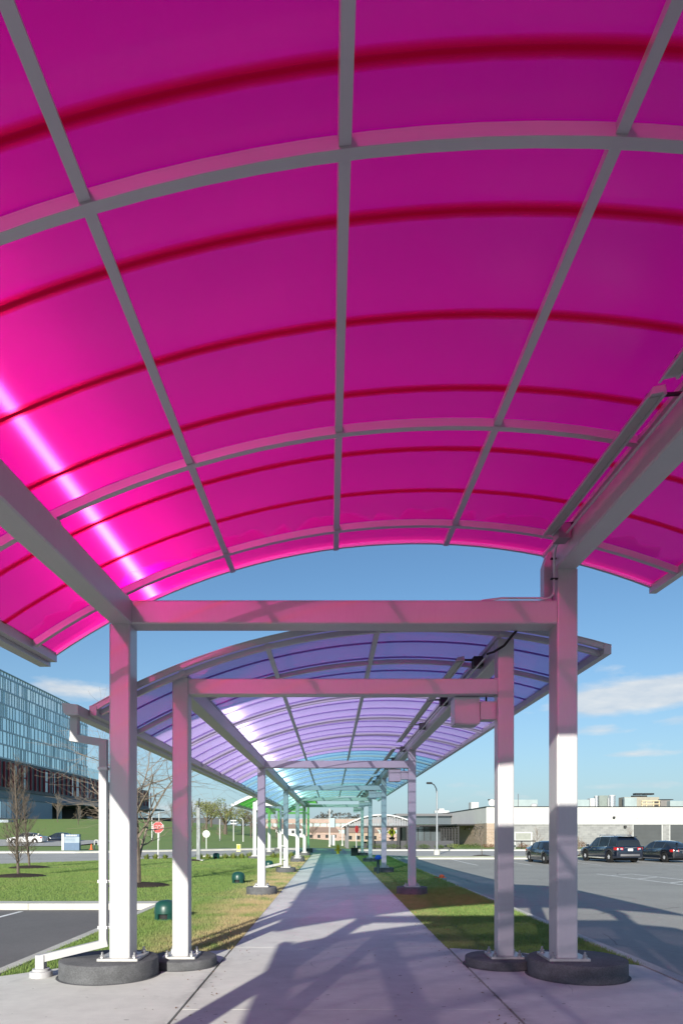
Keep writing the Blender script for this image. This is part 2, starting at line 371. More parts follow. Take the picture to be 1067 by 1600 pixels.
M_OGLASS = pbr('pale green office glass', (0.40, 0.50, 0.50), 0.3, 0.2, 0.15, 0.2)

# ------------------------------------------------------------------ mesh helpers
class MB:
    def __init__(s): s.v = []; s.f = []; s.mi = []
    def add(s, vs, fs, mi=0):
        b = len(s.v); s.v.extend([tuple(p) for p in vs]); s.f.extend([tuple(i+b for i in f) for f in fs]); s.mi.extend([mi]*len(fs))
        return s
    def box(s, x0, x1, y0, y1, z0, z1, mi=0, bev=0.0):
        if bev > 0:
            return s.loft([rrect(x0, x1, y0, y1, bev, z) for z in (z0, z1)], mi)
        vs = [(x0,y0,z0),(x1,y0,z0),(x1,y1,z0),(x0,y1,z0),(x0,y0,z1),(x1,y0,z1),(x1,y1,z1),(x0,y1,z1)]
        return s.add(vs, [(0,3,2,1),(4,5,6,7),(0,1,5,4),(1,2,6,5),(2,3,7,6),(3,0,4,7)], mi)
    def loft(s, rings, mi=0, caps=True, closed=True):
        n = len(rings[0]); vs = [p for r in rings for p in r]; fs = []
        for k in range(len(rings)-1):
            for i in range(n if closed else n-1):
                j = (i+1) % n
                fs.append((k*n+i, k*n+j, (k+1)*n+j, (k+1)*n+i))
        if caps and closed:
            fs.append(tuple(reversed(range(n)))); fs.append(tuple((len(rings)-1)*n+i for i in range(n)))
        return s.add(vs, fs, mi)
    def tube(s, pts, rad, n=8, mi=0, caps=True):
        pts = [Vector(p) for p in pts]
        if not isinstance(rad, (list, tuple)): rad = [rad]*len(pts)
        rings = []; up = None
        for i, p in enumerate(pts):
            d = (pts[min(i+1, len(pts)-1)] - pts[max(i-1, 0)])
            if d.length < 1e-9: d = Vector((0, 0, 1))
            d.normalize()
            if up is None:
                up = Vector((0, 0, 1)) if abs(d.z) < 0.9 else Vector((1, 0, 0))
            a = d.cross(up)
            if a.length < 1e-6: a = d.cross(Vector((1, 0.3, 0)))
            a.normalize(); b = a.cross(d); up = b
            rings.append([tuple(p + (a*math.cos(2*math.pi*k/n) + b*math.sin(2*math.pi*k/n))*rad[i]) for k in range(n)])
        return s.loft(rings, mi, caps)
    def beam(s, p0, p1, w, h, mi=0):
        """rectangular bar from p0 to p1 (centre line), width w horizontally, height h"""
        p0 = Vector(p0); p1 = Vector(p1); d = (p1-p0).normalized()
        a = d.cross(Vector((0, 0, 1)))
        if a.length < 1e-4: a = Vector((1, 0, 0))
        a.normalize(); b = a.cross(d).normalized()
        r = lambda p: [tuple(p + a*sx*w/2 + b*sz*h/2) for sx, sz in ((-1,-1),(1,-1),(1,1),(-1,1))]
        return s.loft([r(p0), r(p1)], mi)
    def lathe(s, prof, c, n=24, mi=0, axis='z'):
        rings = []
        for r, t in prof:
            ring = []
            for k in range(n):
                a = 2*math.pi*k/n
                if axis == 'z': ring.append((c[0]+r*math.cos(a), c[1]+r*math.sin(a), c[2]+t))
                elif axis == 'x': ring.append((c[0]+t, c[1]+r*math.cos(a), c[2]+r*math.sin(a)))
                else: ring.append((c[0]+r*math.cos(a), c[1]+t, c[2]+r*math.sin(a)))
            rings.append(ring)
        return s.loft(rings, mi)
    def poly(s, pts, z0, z1, mi=0):
        """vertical prism over a plan polygon (counter-clockwise)"""
        return s.loft([[(x, y, z0) for x, y in pts], [(x, y, z1) for x, y in pts]], mi)
    def obj(s, name, mats, parent=None, smooth=False, loc=None):
        me = bpy.data.meshes.new(name); me.from_pydata(s.v, [], s.f)
        mats = mats if isinstance(mats, (list, tuple)) else [mats]
        for m in mats: me.materials.append(m)
        if any(s.mi): me.polygons.foreach_set('material_index', s.mi)
        if smooth:
            me.polygons.foreach_set('use_smooth', [True]*len(me.polygons))
            try: me.set_sharp_from_angle(angle=R(smooth if smooth is not True else 40))
            except Exception: pass
        me.update()
        o = bpy.data.objects.new(name, me); C.objects.link(o)
        if parent: o.parent = parent
        if loc: o.location = loc
        return o

def rrect(x0, x1, y0, y1, r, z, n=3):
    pts = []
    for cx, cy_, a0 in ((x1-r, y1-r, 0), (x0+r, y1-r, 90), (x0+r, y0+r, 180), (x1-r, y0+r, 270)):
        for k in range(n+1):
            a = R(a0 + 90*k/n); pts.append((cx+r*math.cos(a), cy_+r*math.sin(a), z))
    return pts

def thing(name, label, cat, loc=(0, 0, 0), group=None, rz=0.0):
    o = bpy.data.objects.new(name, None); C.objects.link(o); o.location = loc; o.rotation_euler = (0, 0, rz)
    o.empty_display_size = 0.2
    o['label'] = label; o['category'] = cat
    if group: o['group'] = group
    return o
def tag(o, label, cat, group=None):
    o['label'] = label; o['category'] = cat
    if group: o['group'] = group
    return o
def struct(o, label=None):
    o['kind'] = 'structure'
    if label: o['label'] = label
    return o
def dup(root, loc, label=None, rz=None):
    r = root.copy(); C.objects.link(r); r.location = loc
    if rz is not None: r.rotation_euler = (0, 0, rz)
    if label: r['label'] = label
    for ch in list(root.children):
        c = ch.copy(); C.objects.link(c); c.parent = r
        for g_ in list(ch.children):
            d = g_.copy(); C.objects.link(d); d.parent = c
    return r
def inst(src, name, parent, loc, rz=0.0):
    o = bpy.data.objects.new(name, src.data if hasattr(src, 'data') else src); C.objects.link(o)
    o.parent = parent; o.location = loc; o.rotation_euler = (0, 0, rz); return o

def sstep(t): t = max(0.0, min(1.0, t)); return t*t*(3-2*t)

# ------------------------------------------------------------------ ground, roads, path
def lot_z(y): return -0.13 - 0.30*sstep((y-12)/34.0)
def road_near(x):
    if x < -7.2: return 46 + (x+7.2)*1.12
    if x < 4: return 48.6
    return 54.6
def road_far(x):
    if x < -20: return 56.0 + (x+20)*0.03
    if x < 6: return 56.0 + (x+20)*0.77
    return 76.0
def lvl(x): return -0.06 - 0.37*sstep((x+6)/12.0)
def terrain(x, y):
    z = lvl(x)
    if y < road_far(x) + 1.5: return z - 0.5
    z += 5.0*sstep((y-75)/110.0)*sstep((-x-5)/50.0)
    z -= 3.6*sstep((y-110)/280.0)*sstep((x+40)/60.0)
    z += 0.12*mnoise.noise(Vector((x*0.05, y*0.05, 0)))*min(1, max(0, (y-60)/30.0))
    return z
def build_ground():
    xs = [-3000, -1200, -600, -350] + list(np.arange(-240, -60, 8.0)) + list(np.arange(-60, 60.1, 2.0)) + list(np.arange(68, 200, 10.0)) + [260, 400, 800, 1600, 3000]
    ys = [-300, -100, -30, 0, 20, 40] + list(np.arange(50, 110, 1.5)) + list(np.arange(112, 260, 5.0)) + list(np.arange(270, 520, 20.0)) + [600, 900, 1500, 3000, 5000]
    nx, ny = len(xs), len(ys)
    vs = [(x, y, terrain(x, y)) for y in ys for x in xs]
    fs = [(j*nx+i, j*nx+i+1, (j+1)*nx+i+1, (j+1)*nx+i) for j in range(ny-1) for i in range(nx-1)]
    struct(MB().add(vs, fs).obj('ground', M_GRASS, smooth=60))
build_ground()

# right-hand parking lot
mb = MB(); ys = [-60, -20, 0, 12] + [12+2*i for i in range(1, 22)]
for a, b in zip(ys[:-1], ys[1:]):
    if a == b: continue
    mb.add([(3.95, a, lot_z(a)), (140, a, lot_z(a)), (140, b, lot_z(b)), (3.95, b, lot_z(b))], [(0, 1, 2, 3)])
lot = struct(mb.obj('parking_lot', M_ASPH, smooth=60))
def lot_line(pts, w=0.1, z=0.004, parent=None):
    """painted stripe draped on the right lot"""
    m_ = MB()
    (xa, ya), (xb, yb) = pts
    L = math.hypot(xb-xa, yb-ya); n = max(1, int(L/2)); dx, dy = (xb-xa)/L, (yb-ya)/L
    px_, py_ = -dy*w/2, dx*w/2
    vs = []
    for i in range(n+1):
        x = xa+(xb-xa)*i/n; y = ya+(yb-ya)*i/n
        vs += [(x+px_, y+py_, lot_z(y+py_)+z), (x-px_, y-py_, lot_z(y-py_)+z)]
    m_.add(vs, [(2*i+1, 2*i+3, 2*i+2, 2*i) for i in range(n)])
    return m_.obj('painted_line', M_LINE, parent)
for pts in [((12.2, 20.0), (12.2, 31.4)), ((13.75, 20.0), (13.75, 31.4)),
            ((12.25, 29.9), (13.7, 31.3)), ((12.25, 27.3), (13.7, 28.7)), ((12.25, 24.7), (13.7, 26.1)), ((12.25, 22.1), (13.7, 23.5))]:
    lot_line(pts, 0.11, parent=lot)
for x in (8.9, 12.2, 16.4, 21.2, 26.0, 28.7, 31.4): lot_line(((x, 41.5), (x, 50.4)), 0.11, 0.005, parent=lot)

# left-hand parking bay
lotl = struct(MB().add([(-80, -60, -.13), (-3.95, -60, -.13), (-3.95, 15.42, -.13), (-80, 15.42, -.13)], [(0, 1, 2, 3)]).obj('parking_bay', M_ASPH2))
for x in (-6.85, -9.6, -12.35, -15.1):
    MB().add([(x-.055, 9.8, -.126), (x+.055, 9.8, -.126), (x+.055, 15.1, -.126), (x-.055, 15.1, -.126)], [(0, 1, 2, 3)]).obj('painted_line', M_LINE, lotl)

# kerbs
def kerb(name, pts, w, z1, z0, m_=None, parent=None):
    mb = MB(); n = len(pts)
    L, Rr = [], []
    for i, p in enumerate(pts):
        a = Vector(pts[max(0, i-1)]); b = Vector(pts[min(n-1, i+1)]); d = (b-a).normalized()
        L.append((p[0]-d.y*w/2, p[1]+d.x*w/2)); Rr.append((p[0]+d.y*w/2, p[1]-d.x*w/2))
    f = (lambda y: z1(y)) if callable(z1) else (lambda y: z1)
    rings = [[(L[i][0], L[i][1], z0), (L[i][0], L[i][1], f(L[i][1])), (Rr[i][0], Rr[i][1], f(Rr[i][1])), (Rr[i][0], Rr[i][1], z0)] for i in range(n)]
    mb.loft(rings)
    return mb.obj(name, m_ or M_KERB, parent)
def kerb_run(x, y0, y1, w, z1, z0, step=3.05):
    root = None; y = y0
    while y < y1-0.1:
        e = min(y+step, y1)
        o = kerb('kerb' if root is None else 'kerb_stone', [(x, y+.006), (x, e-.006)], w, z1, z0, None, root)
        if root is None: struct(o); root = o
        y = e
    return root
gz = lambda y: 0.0 if y < 30 else -0.12*sstep((y-30)/18)
kerb_run(3.875, -14, 50.0, 0.15, lambda y: min(0.012, lot_z(y)+0.15), -0.7)
kerb_run(-3.875, -14, 15.42, 0.15, 0.012, -0.7)
mb = MB(); mb.box(-3.79, -3.5, 15.43, 16.05, -.6, .014)
k2 = None; x = -3.80
while x > -60:
    m_ = MB().box(x-3.04, x, 15.424, 15.99, -.6, 0.012); o = m_.obj('kerb' if k2 is None else 'kerb_stone', M_KERB, k2)
    if k2 is None: struct(o); k2 = o
    x -= 3.05
# far kerb of the right lot, verge and walk beyond
struct(kerb('kerb', [(3.9, 51.3), (40, 51.3), (140, 51.3)], 0.5, -0.30, -0.9))
struct(MB().add([(3.96, 50.0, lot_z(54)-.002), (140, 50.0, lot_z(54)-.002), (140, 51.1, lot_z(54)-.002), (3.96, 51.1, lot_z(54)-.002)], [(0, 1, 2, 3)]).obj('parking_gutter', M_KERB))
struct(MB().box(3.9, 140, 51.56, 53.4, -0.9, -0.31).obj('verge', M_GRASS))
struct(kerb('kerb', [(4.3, 53.6), (140, 53.6)], 0.3, -0.29, -0.9))

# road: follows the near edge polyline, up to the far edge
def build_road():
    xs = list(np.arange(-90, 141, 3.0)); vs = []; fs = []
    for x in xs:
        zn = lvl(x)-0.07
        vs += [(x, road_near(x)-1.0, zn-.12), (x, road_near(x)+.2, zn), (x, road_far(x), zn)]
    for i in range(len(xs)-1):
        fs += [(3*i, 3*i+3, 3*i+4, 3*i+1), (3*i+1, 3*i+4, 3*i+5, 3*i+2)]
    r = struct(MB().add(vs, fs).obj('road', M_ROAD))
    # kerb + pale walk beyond the road
    vs = []; fs = []
    for x in xs:
        f = road_far(x); z = lvl(x)+0.06
        vs += [(x, f-.02, z-.35), (x, f, z), (x, f+2.2, z+.01), (x, f+2.3, z-.4)]
    for i in range(len(xs)-1):
        for k in range(3): fs.append((4*i+k, 4*i+4+k, 4*i+5+k, 4*i+1+k))
    struct(MB().add(vs, fs).obj('pavement', M_KERB))
    # driveway far left where the white car stands
    vs = []; fs = []; X = list(np.arange(-120, -27, 3.0))
    for x in X: vs += [(x, 78, terrain(x, 78)+.06), (x, 97, terrain(x, 97)+.12)]
    for i in range(len(X)-1): fs.append((2*i, 2*i+2, 2*i+3, 2*i+1))
    struct(MB().add(vs, fs).obj('driveway', M_ROAD))
build_road()

# lawns (raised slabs)
def lawn(name, pts, z1, z0=-0.8):
    return struct(MB().poly(pts, z0, z1).obj(name, M_GRASS))
LEFT_LAWN = [(-3.79, 7.7), (-1.46, 9.5), (-1.40, 9.8), (-1.40, 48.3), (-7.2, 46.0), (-17, 35), (-60, -13), (-60, 16.0), (-3.79, 16.0)]
LEFT_LAWN = [(-3.79, 7.7), (-2.9, 8.55), (-1.40, 9.55), (-1.40, 47.6), (-7.2, 45.4), (-16.5, 34.9), (-33.5, 16.0), (-3.79, 16.0)]
lawn('lawn', LEFT_LAWN, -0.004)
lawn('lawn', [(1.66, 9.62), (2.4, 9.35), (3.1, 8.95), (3.79, 8.35), (3.79, 47.8), (1.66, 47.8)], -0.004)
# concrete apron around the foundations
apron = struct(MB().poly([(-3.79, -14), (-1.40, -14), (-1.40, 9.54), (-2.9, 8.54), (-3.79, 7.69)], -.5, 0.0).obj('pavement', M_CONC))
apron2 = struct(MB().poly([(1.66, -14), (3.79, -14), (3.79, 8.34), (3.1, 8.94), (2.4, 9.34), (1.66, 9.61)], -.5, 0.0).obj('pavement', M_CONC))
walk = struct(MB().box(-1.385, 1.645, -14, 48.55, -.6, -.03).obj('path', M_DARK))
sl = MB(); sl.box(-1.503, 1.503, .005, 3.375, -.12, 0.0)
slab0 = None; y = 9.67 - 3.38*7
while y < 47:
    if slab0 is None:
        slab0 = sl.obj('slab', M_CONC, walk); slab0.location = (0.13, y, 0); so = slab0
    else: so = inst(slab0, 'slab', walk, (0.13, y, 0))
    y += 3.38
# crossing pavement at the end of the walk
struct(MB().poly([(-1.4, 47.65), (3.79, 47.85), (3.79, 48.9), (-1.4, 48.9)], -.7, -.008).obj('pavement', M_CONC))
struct(MB().box(-9.0, -1.42, 47.2, 48.7, -.7, -.03).obj('pavement', M_KERB))

# ------------------------------------------------------------------ canopies
def column_part(parent, x0, x1, y0, y1, z0, z1, bev):
    c = MB().box(x0, x1, y0, y1, z0, z1, bev=bev).obj('column', M_STEEL, parent)
    return c
BOLT = None
def base_plate(col, cx, cy_, z, wx, wy, t):
    global BOLT
    p = MB().box(cx-wx/2, cx+wx/2, cy_-wy/2, cy_+wy/2, z, z+t, bev=0.012).obj('base_plate', M_PLATE, col)
    if BOLT is None:
        b = MB(); b.lathe([(0.035, 0), (0.035, .008)], (0, 0, 0), 16); b.lathe([(0.026, .008), (0.026, .034), (.022, .038)], (0, 0, 0), 6); b.lathe([(0.013, .034), (0.013, .066), (.009, .07)], (0, 0, 0), 10)
        BOLT = b.obj('bolt', M_BOLT, col, smooth=30); BOLT.location = (cx-wx/2+.05, cy_-wy/2+.05, z+t); first = True
    else: first = False
    for i, (sx, sy) in enumerate(((-1, -1), (1, -1), (1, 1), (-1, 1))):
        if first and i == 0: continue
        inst(BOLT, 'bolt', col, (cx+sx*(wx/2-.05), cy_+sy*(wy/2-.05), z+t))
def arch(xc, zc, RR, x0, x1, ya, yb, o0, o1, sh, n=28):
    """bar swept along the vault between offsets o0..o1 from the sheet, from ya to yb"""
    rings = []
    t0 = math.asin((x0-xc)/RR); t1 = math.asin((x1-xc)/RR)
    for i in range(n+1):
        t = t0+(t1-t0)*i/n; ring = []
        for o, y in ((o0, ya), (o0, yb), (o1, yb), (o1, ya)):
            ring.append(sh(xc+(RR+o)*math.sin(t), y, zc+(RR+o)*math.cos(t)))
        rings.append(ring)
    return rings
def canopy(root, xc, zc, RR, x0, x1, y0, y1, ribs, joints, sheetcol, purlins, shear=(0, 0, 0), webs=None, near_trim=0.10, gutter=None, rib_h=0.085, rib_w=0.065, jflange=None):
    ys_, kx, kz = shear
    sh = lambda x, y, z: (x+kx*(y-ys_), y, z+kz*(y-ys_))
    zt = lambda x, o=0.0: zc + math.sqrt((RR+o)**2-(x-xc)**2)
    t0 = math.asin((x0-xc)/RR); t1 = math.asin((x1-xc)/RR)
    # sheets between joint strips, each slightly sagged
    edges = [y0+.02] + [j for j in joints if y0+.1 < j < y1-.1] + [y1-.02]
    for a, b in zip(edges[:-1], edges[1:]):
        ny, nx = 6, 26; vs = []
        for j in range(ny+1):
            f = j/ny; y = a+(b-a)*f
            for i in range(nx+1):
                t = t0+(t1-t0)*i/nx
                r = RR - 0.013*math.sin(math.pi*f)*(b-a)/.8 + 0.002*math.sin(i*1.7+a*3)*math.sin(math.pi*f)
                vs.append(sh(xc+r*math.sin(t), y, zc+r*math.cos(t)))
        fs = [(j*(nx+1)+i, j*(nx+1)+i+1, (j+1)*(nx+1)+i+1, (j+1)*(nx+1)+i) for j in range(ny) for i in range(nx)]
        MB().add(vs, fs).obj('roof_panel', sheetcol((a+b)/2)[0], root, smooth=60)
    for j in joints:
        if y0+.1 < j < y1-.1:
            if jflange:
                # a soft lens-shaped gasket: stacked thin clear red layers, thickest in the middle
                js = MB()
                for q, hw in enumerate((.055, .049, .043, .037, .031, .025, .019, .013, .008)):
                    vs = [p for p in arch(xc, zc, RR, x0+.02, x1-.02, j-hw-.006, j+hw-.006, -.020-.0006*q, 0, sh)]
                    js.loft([[r_[0], r_[1]] for r_ in vs], caps=False, closed=False)
                js.obj('joint_strip', jflange, root, smooth=50)
            else:
                MB().loft(arch(xc, zc, RR, x0+.02, x1-.02, j-.013, j+.013, -.022, -.004, sh)).obj('joint_strip', sheetcol(j)[1], root, smooth=50)
    for r in ribs:
        MB().loft(arch(xc, zc, RR, x0+.03, x1-.03, r-rib_w/2, r+rib_w/2, -.027-rib_h, -.027, sh)).obj('rib', M_RIB, root)
    # end trims
    for yy, s in ((y0, -1), (y1, 1)):
        m_ = MB(); m_.loft(arch(xc, zc, RR, x0, x1, yy-.02, yy+.02, -near_trim*.55, near_trim*.35, sh)); m_.loft(arch(xc, zc, RR, x0, x1, yy-.03, yy+.03, near_trim*.352, near_trim*.5, sh))
        m_.obj('edge_trim', M_STEEL, root)
    # purlins between the ribs
    pr = sorted([y0+.03] + [r for r in ribs] + [y1-.03])
    for px_ in purlins:
        m_ = MB()
        for a, b in zip(pr[:-1], pr[1:]):
            t = math.asin((px_-xc)/RR); ox, oz = math.sin(t), math.cos(t); tx, tz = math.cos(t), -math.sin(t)
            rings = []
            for y in (a+rib_w/2+.001, b-rib_w/2-.001):
                ring = []
                for u, o in ((-.03, -.085), (.03, -.085), (.03, -.027), (-.03, -.027)):
                    r = RR+o; ring.append(sh(xc+r*ox+u*tx, y, zc+r*oz+u*tz))
                rings.append(ring)
            m_.loft(rings)
        m_.obj('purlin', M_RIB, root)
    # eave channels
    for xe, s in ((x0, -1), (x1, 1)):
        z = zt(xe)
        m_ = MB(); rings = []
        for y in (y0-.03, y1+.03):
            rings.append([sh(xe+u, y, z+o) for u, o in ((-.055*s-.0, -.085), (.03*s, -.085), (.03*s, .03), (-.055*s, .03))])
        m_.loft(rings); m_.obj('eave_channel', M_STEEL, root)
    if gutter:
        ga, gb = gutter; z = zt(x0); m_ = MB()
        prof = [(-.035, -.02), (-.215, -.0), (-.20, -.11), (-.17, -.135), (-.035, -.135)]
        m_.loft([[sh(x0+u, y, z+o) for u, o in prof] for y in (ga, gb)])
        m_.obj('gutter', M_STEEL, root)
    if webs:
        wa, wb, sp, hh, wm = webs
        vs = []; fs = []; n = 22; y = wa
        while y < wb:
            if all(abs(y-j) > .019 for j in joints) and all(abs(y-r) > .034 for r in ribs):
                b0 = len(vs)
                for i in range(n+1):
                    t = t0+.004+(t1-t0-.008)*i/n
                    for o in (-.018-hh, -.018):
                        r = RR+o; vs.append(sh(xc+r*math.sin(t), y, zc+r*math.cos(t)))
                fs += [(b0+2*i, b0+2*i+2, b0+2*i+3, b0+2*i+1) for i in range(n)]
            y += sp
        o = MB().add(vs, fs).obj('panel_webs', wm, root); o['kind'] = 'stuff'
    return zt, sh

def fixture(parent, x, y0, y1, z, side=1, sh=lambda x, y, z: (x, y, z)):
    """long linear luminaire with a recessed lens, and its arm"""
    w = .13
    m_ = MB()
    prof = [(-w/2, -.005), (-w/2-.008, -.02), (-w/2+.012, -.02), (-w/2+.02, .0), (w/2-.02, .0), (w/2-.012, -.02), (w/2+.008, -.02), (w/2, -.005), (w/2-.02, .055), (-w/2+.02, .055)]
    # tilted slightly towards the walk
    ca, sa = math.cos(R(12)), math.sin(R(12))
    m_.loft([[sh(x+u*ca+v*sa, y, z-u*sa*-1+v*ca) for u, v in prof] for y in (y0, y1)])
    f = m_.obj('light_fixture', M_STEEL, parent)
    l = MB(); l.loft([[sh(x+u*ca+v*sa, y, z+u*sa+v*ca) for u, v in ((-w/2+.022, -.002), (w/2-.022, -.002), (w/2-.022, -.008), (-w/2+.022, -.008))] for y in (y0+.04, y1-.04)])
    l.obj('lens', M_LENS, f)
    return f
M_LENS = pbr('frosted lamp lens', (0.42, 0.43, 0.38), 0.35, 0, 0.08, 5)

# ---- the long canopy ahead (purple > blue > teal) and its twin behind the camera
XC2, ZC2, R2 = 1.085, EYE-5.38, 7.88
CX = .145; HW = 2.08; CW = 0.2
def frame(root, yf, end=0, foot_h=0.18, foot_label=None, box=True, plate=0.40, foot_r=.40, zr=EYE+2.35):
    """portal frame: two columns and a cross beam; returns nothing"""
    zf = foot_h; y1 = yf+CW
    zb0, zb1 = EYE+1.672, EYE+1.864
    zt_r = EYE+2.14
    for s in (-1, 1):
        xo = CX+s*HW; xi = xo-s*CW; x0, x1 = min(xo, xi), max(xo, xi)
        top = (EYE+1.87) if s < 0 else (zr if end else zt_r)
        c = column_part(root, x0, x1, yf, y1, zf+.025, top, .018)
        base_plate(c, (x0+x1)/2, (yf+y1)/2, zf, plate, plate, .025)
    MB().loft([[(x, y, z) for x, y, z in [(X, yf+u, v) for u, v in ((.012, zb0), (CW-.012, zb0), (CW-.002, zb0+.01), (CW-.002, zb1-.01), (CW-.012, zb1), (.012, zb1), (.002, zb1-.01), (.002, zb0+.01))]] for X in (CX-HW+CW, CX+HW-CW)]).obj('cross_beam', M_STEEL, root)
    for X, sg in ((CX-HW+CW, 1), (CX+HW-CW, -1)):
        MB().tube([(X+sg*.003, yf+a, b) for a, b in ((.0, zb0), (CW, zb0), (CW, zb1), (0, zb1), (0, zb0))], .006, 6).obj('weld_bead', M_STEEL, root, smooth=True)
    if box:
        # grey equipment box hung beside the right column just under the beam
        xr = CX+HW-CW
        b = MB().box(xr-.50, xr-.19, yf+.12, yf+.42, zb0-.335, zb0-.012, bev=.008).obj('equipment_box', M_STEEL, root)
        MB().box(xr-.485, xr-.205, yf+.132, yf+.408, zb0-.347, zb0-.3352).obj('lid', M_RIB, b)
        MB().box(xr-.189, xr-.001, yf+.09, yf+.29, zb0-.29, zb0-.07).obj('bracket', M_STEEL, b)
        MB().tube([(xr-.10, yf+.19, zb0-.07), (xr-.10, yf+.19, zb0-.001)], .012, 8).obj('conduit', M_DARK, b)

def footing(x, y, r, h, label):
    m_ = MB(); rings = []; n = 64
    for q, (dr, zz) in enumerate(((0, -.3), (0, .01), (.002, h*.35), (0, h*.7), (0, h-.014), (-.006, h-.005), (-.018, h))):
        ring = []
        for k in range(n):
            a = 2*math.pi*k/n; j = .0035*mnoise.noise(Vector((math.cos(a)*5+x, math.sin(a)*5+y, zz*30)))*(q < 6)
            chip = max(0, mnoise.noise(Vector((math.cos(a)*9+x*3, math.sin(a)*9, 7)))-.35)*.05*(3 < q < 7)
            ring.append((x+(r+dr+j-chip)*math.cos(a), y+(r+dr+j-chip)*math.sin(a), zz-(chip*.5 if q == 5 else 0)))
        rings.append(ring)
    m_.loft(rings)
    m_.lathe([(r+.03, -.01), (r+.03, 0.003)], (x, y, 0), 48)
    return tag(m_.obj('column_footing', M_FOOT, None, smooth=40), label, 'footing', 'round concrete column footings')

def long_canopy(root, y0, y1, frames, end_frames, colfn, webs=None, gutter=None, ribs=None, j0=0):
    joints = [y0 + .02 + .8*k for k in range(1, int((y1-y0)/.8)+1)]
    zt, sh = canopy(root, XC2, ZC2, R2, -2.83, 3.28, y0, y1, ribs, [j for j in joints if all(abs(j-r) > .06 for r in ribs)], colfn,
                    (-1.80, -.78, .55, 1.80+.25), webs=webs, gutter=gutter, near_trim=.065, rib_h=.06, rib_w=.055)
    # longitudinal beams
    fl = sorted(frames); a0, a1 = fl[0], fl[-1]+CW
    segs = [a0+CW+.001] + [f for f in fl[1:]]
    m_ = MB(); zb = EYE+1.675
    for s0, s1 in zip(fl[:-1], fl[1:]):
        m_ = MB(); m_.loft([[(u, y, v) for u, v in ((CX-HW+.001, zb+.012), (CX-HW+.012, zb), (CX-HW+CW-.012, zb), (CX-HW+CW-.001, zb+.012), (CX-HW+CW-.001, zb+.19), (CX-HW+.001, zb+.19))] for y in (s0+CW+.002, s1-.002)])
        m_.obj('long_beam', M_STEEL, root)
    z0, z1 = EYE+2.142, EYE+2.335
    xr0, xr1 = CX+HW-CW, CX+HW
    for k, (s0, s1) in enumerate(zip(fl[:-1], fl[1:])):
        ya = s0+CW+.002 if s0 in end_frames else s0+CW/2
        yb = s1-.002 if s1 in end_frames else s1+CW/2-.002
        m_ = MB(); m_.loft([[(u, y, v) for u, v in ((xr0+.001, z0+.012), (xr0+.012, z0), (xr1-.012, z0), (xr1-.001, z0+.012), (xr1-.001, z1), (xr0+.001, z1))] for y in (ya, yb)])
        m_.obj('long_beam', M_STEEL, root)
        # luminaires, conduit runs and junction boxes above the beam's inner edge
        n = 3; L = (s1-s0-1.3)/n
        for i in range(n):
            ya_ = s0+.72+i*L; fx = fixture(root, 1.70, ya_, ya_+L-.09, EYE+2.26)
            MB().box(1.66, xr0-.01, ya_+.10, ya_+.125, EYE+2.285, EYE+2.31).obj('bracket_arm', M_DARK, fx)
            MB().box(xr0-.135, xr0-.012, ya_+.03, ya_+.20, EYE+2.20, EYE+2.33, bev=.008).obj('junction_box', M_DARK, fx)
        for q, dz in ((.045, 2.235), (.09, 2.19)):
            MB().tube([(xr0-q, s0+.3, EYE+dz), (xr0-q, s1-.1, EYE+dz)], .012, 6).obj('conduit', M_RIB, root, smooth=True)
    return zt, sh

def col2(y):
    # the colours blend in short runs from bay to bay
    if y < 20.9: return PURPLE, J_PUR
    if y < 34.2: return BLUE, J_BLU
    return TEAL, J_TEA
WEBM2 = web_mat('multiwall webs of the long canopy', XC2, ZC2, 0.15, ((.25, .87, (1, 1, 1)), (.45, .75, (1, 1, 1)), (.70, .5, (.8, .7, 1))))
WEBM1 = web_mat('multiwall webs of the magenta canopy', 1.06, EYE-4.33, 0.6, ((.20, .92, (1, 1, 1)), (.36, .80, (1, .0, .5)), (.75, .35, (.72, 0, .48))))

lc = thing('canopy', 'long arched walkway canopy of purple, blue and teal plastic on grey steel frames', 'canopy', (0, 0, 0))
FR2 = [8.3, 17.9, 27.5, 37.1, 46.7]
ribs2 = [8.22, 9.80] + [12.24+2.44*k for k in range(15)]
ribs2 = [r for r in ribs2 if r < 47.3]
long_canopy(lc, 8.10, 47.6, FR2, (8.3, 46.7), col2, webs=(8.2, 47.5, .03, .010, WEBM2), gutter=(7.72, 47.7), ribs=ribs2)
names = ['second', 'third', 'fourth', 'fifth', 'sixth and last']
for i, f in enumerate(FR2):
    fh = .105 if i == 0 else .19; fr = .42 if i == 0 else .40
    frame(lc, f, end=f in (8.3, 46.7), foot_h=fh)
    for s, nm in ((-1, 'left'), (1, 'right')):
        cxx = CX+s*(HW-CW/2)
        side = 'grass' if s < 0 else 'kerbside'
        if i == 0:
            lab = 'smaller round dark concrete footing beside the big %s one, under the pink-tinted frame' % nm
        else:
            lab = 'dark round footing of the %s column, %s frame from the front' % (nm, names[i])
        footing(cxx + (-.05 if (i == 0 and s > 0) else 0), f+CW/2 + (0.02 if i == 0 else 0), fr, fh, lab)

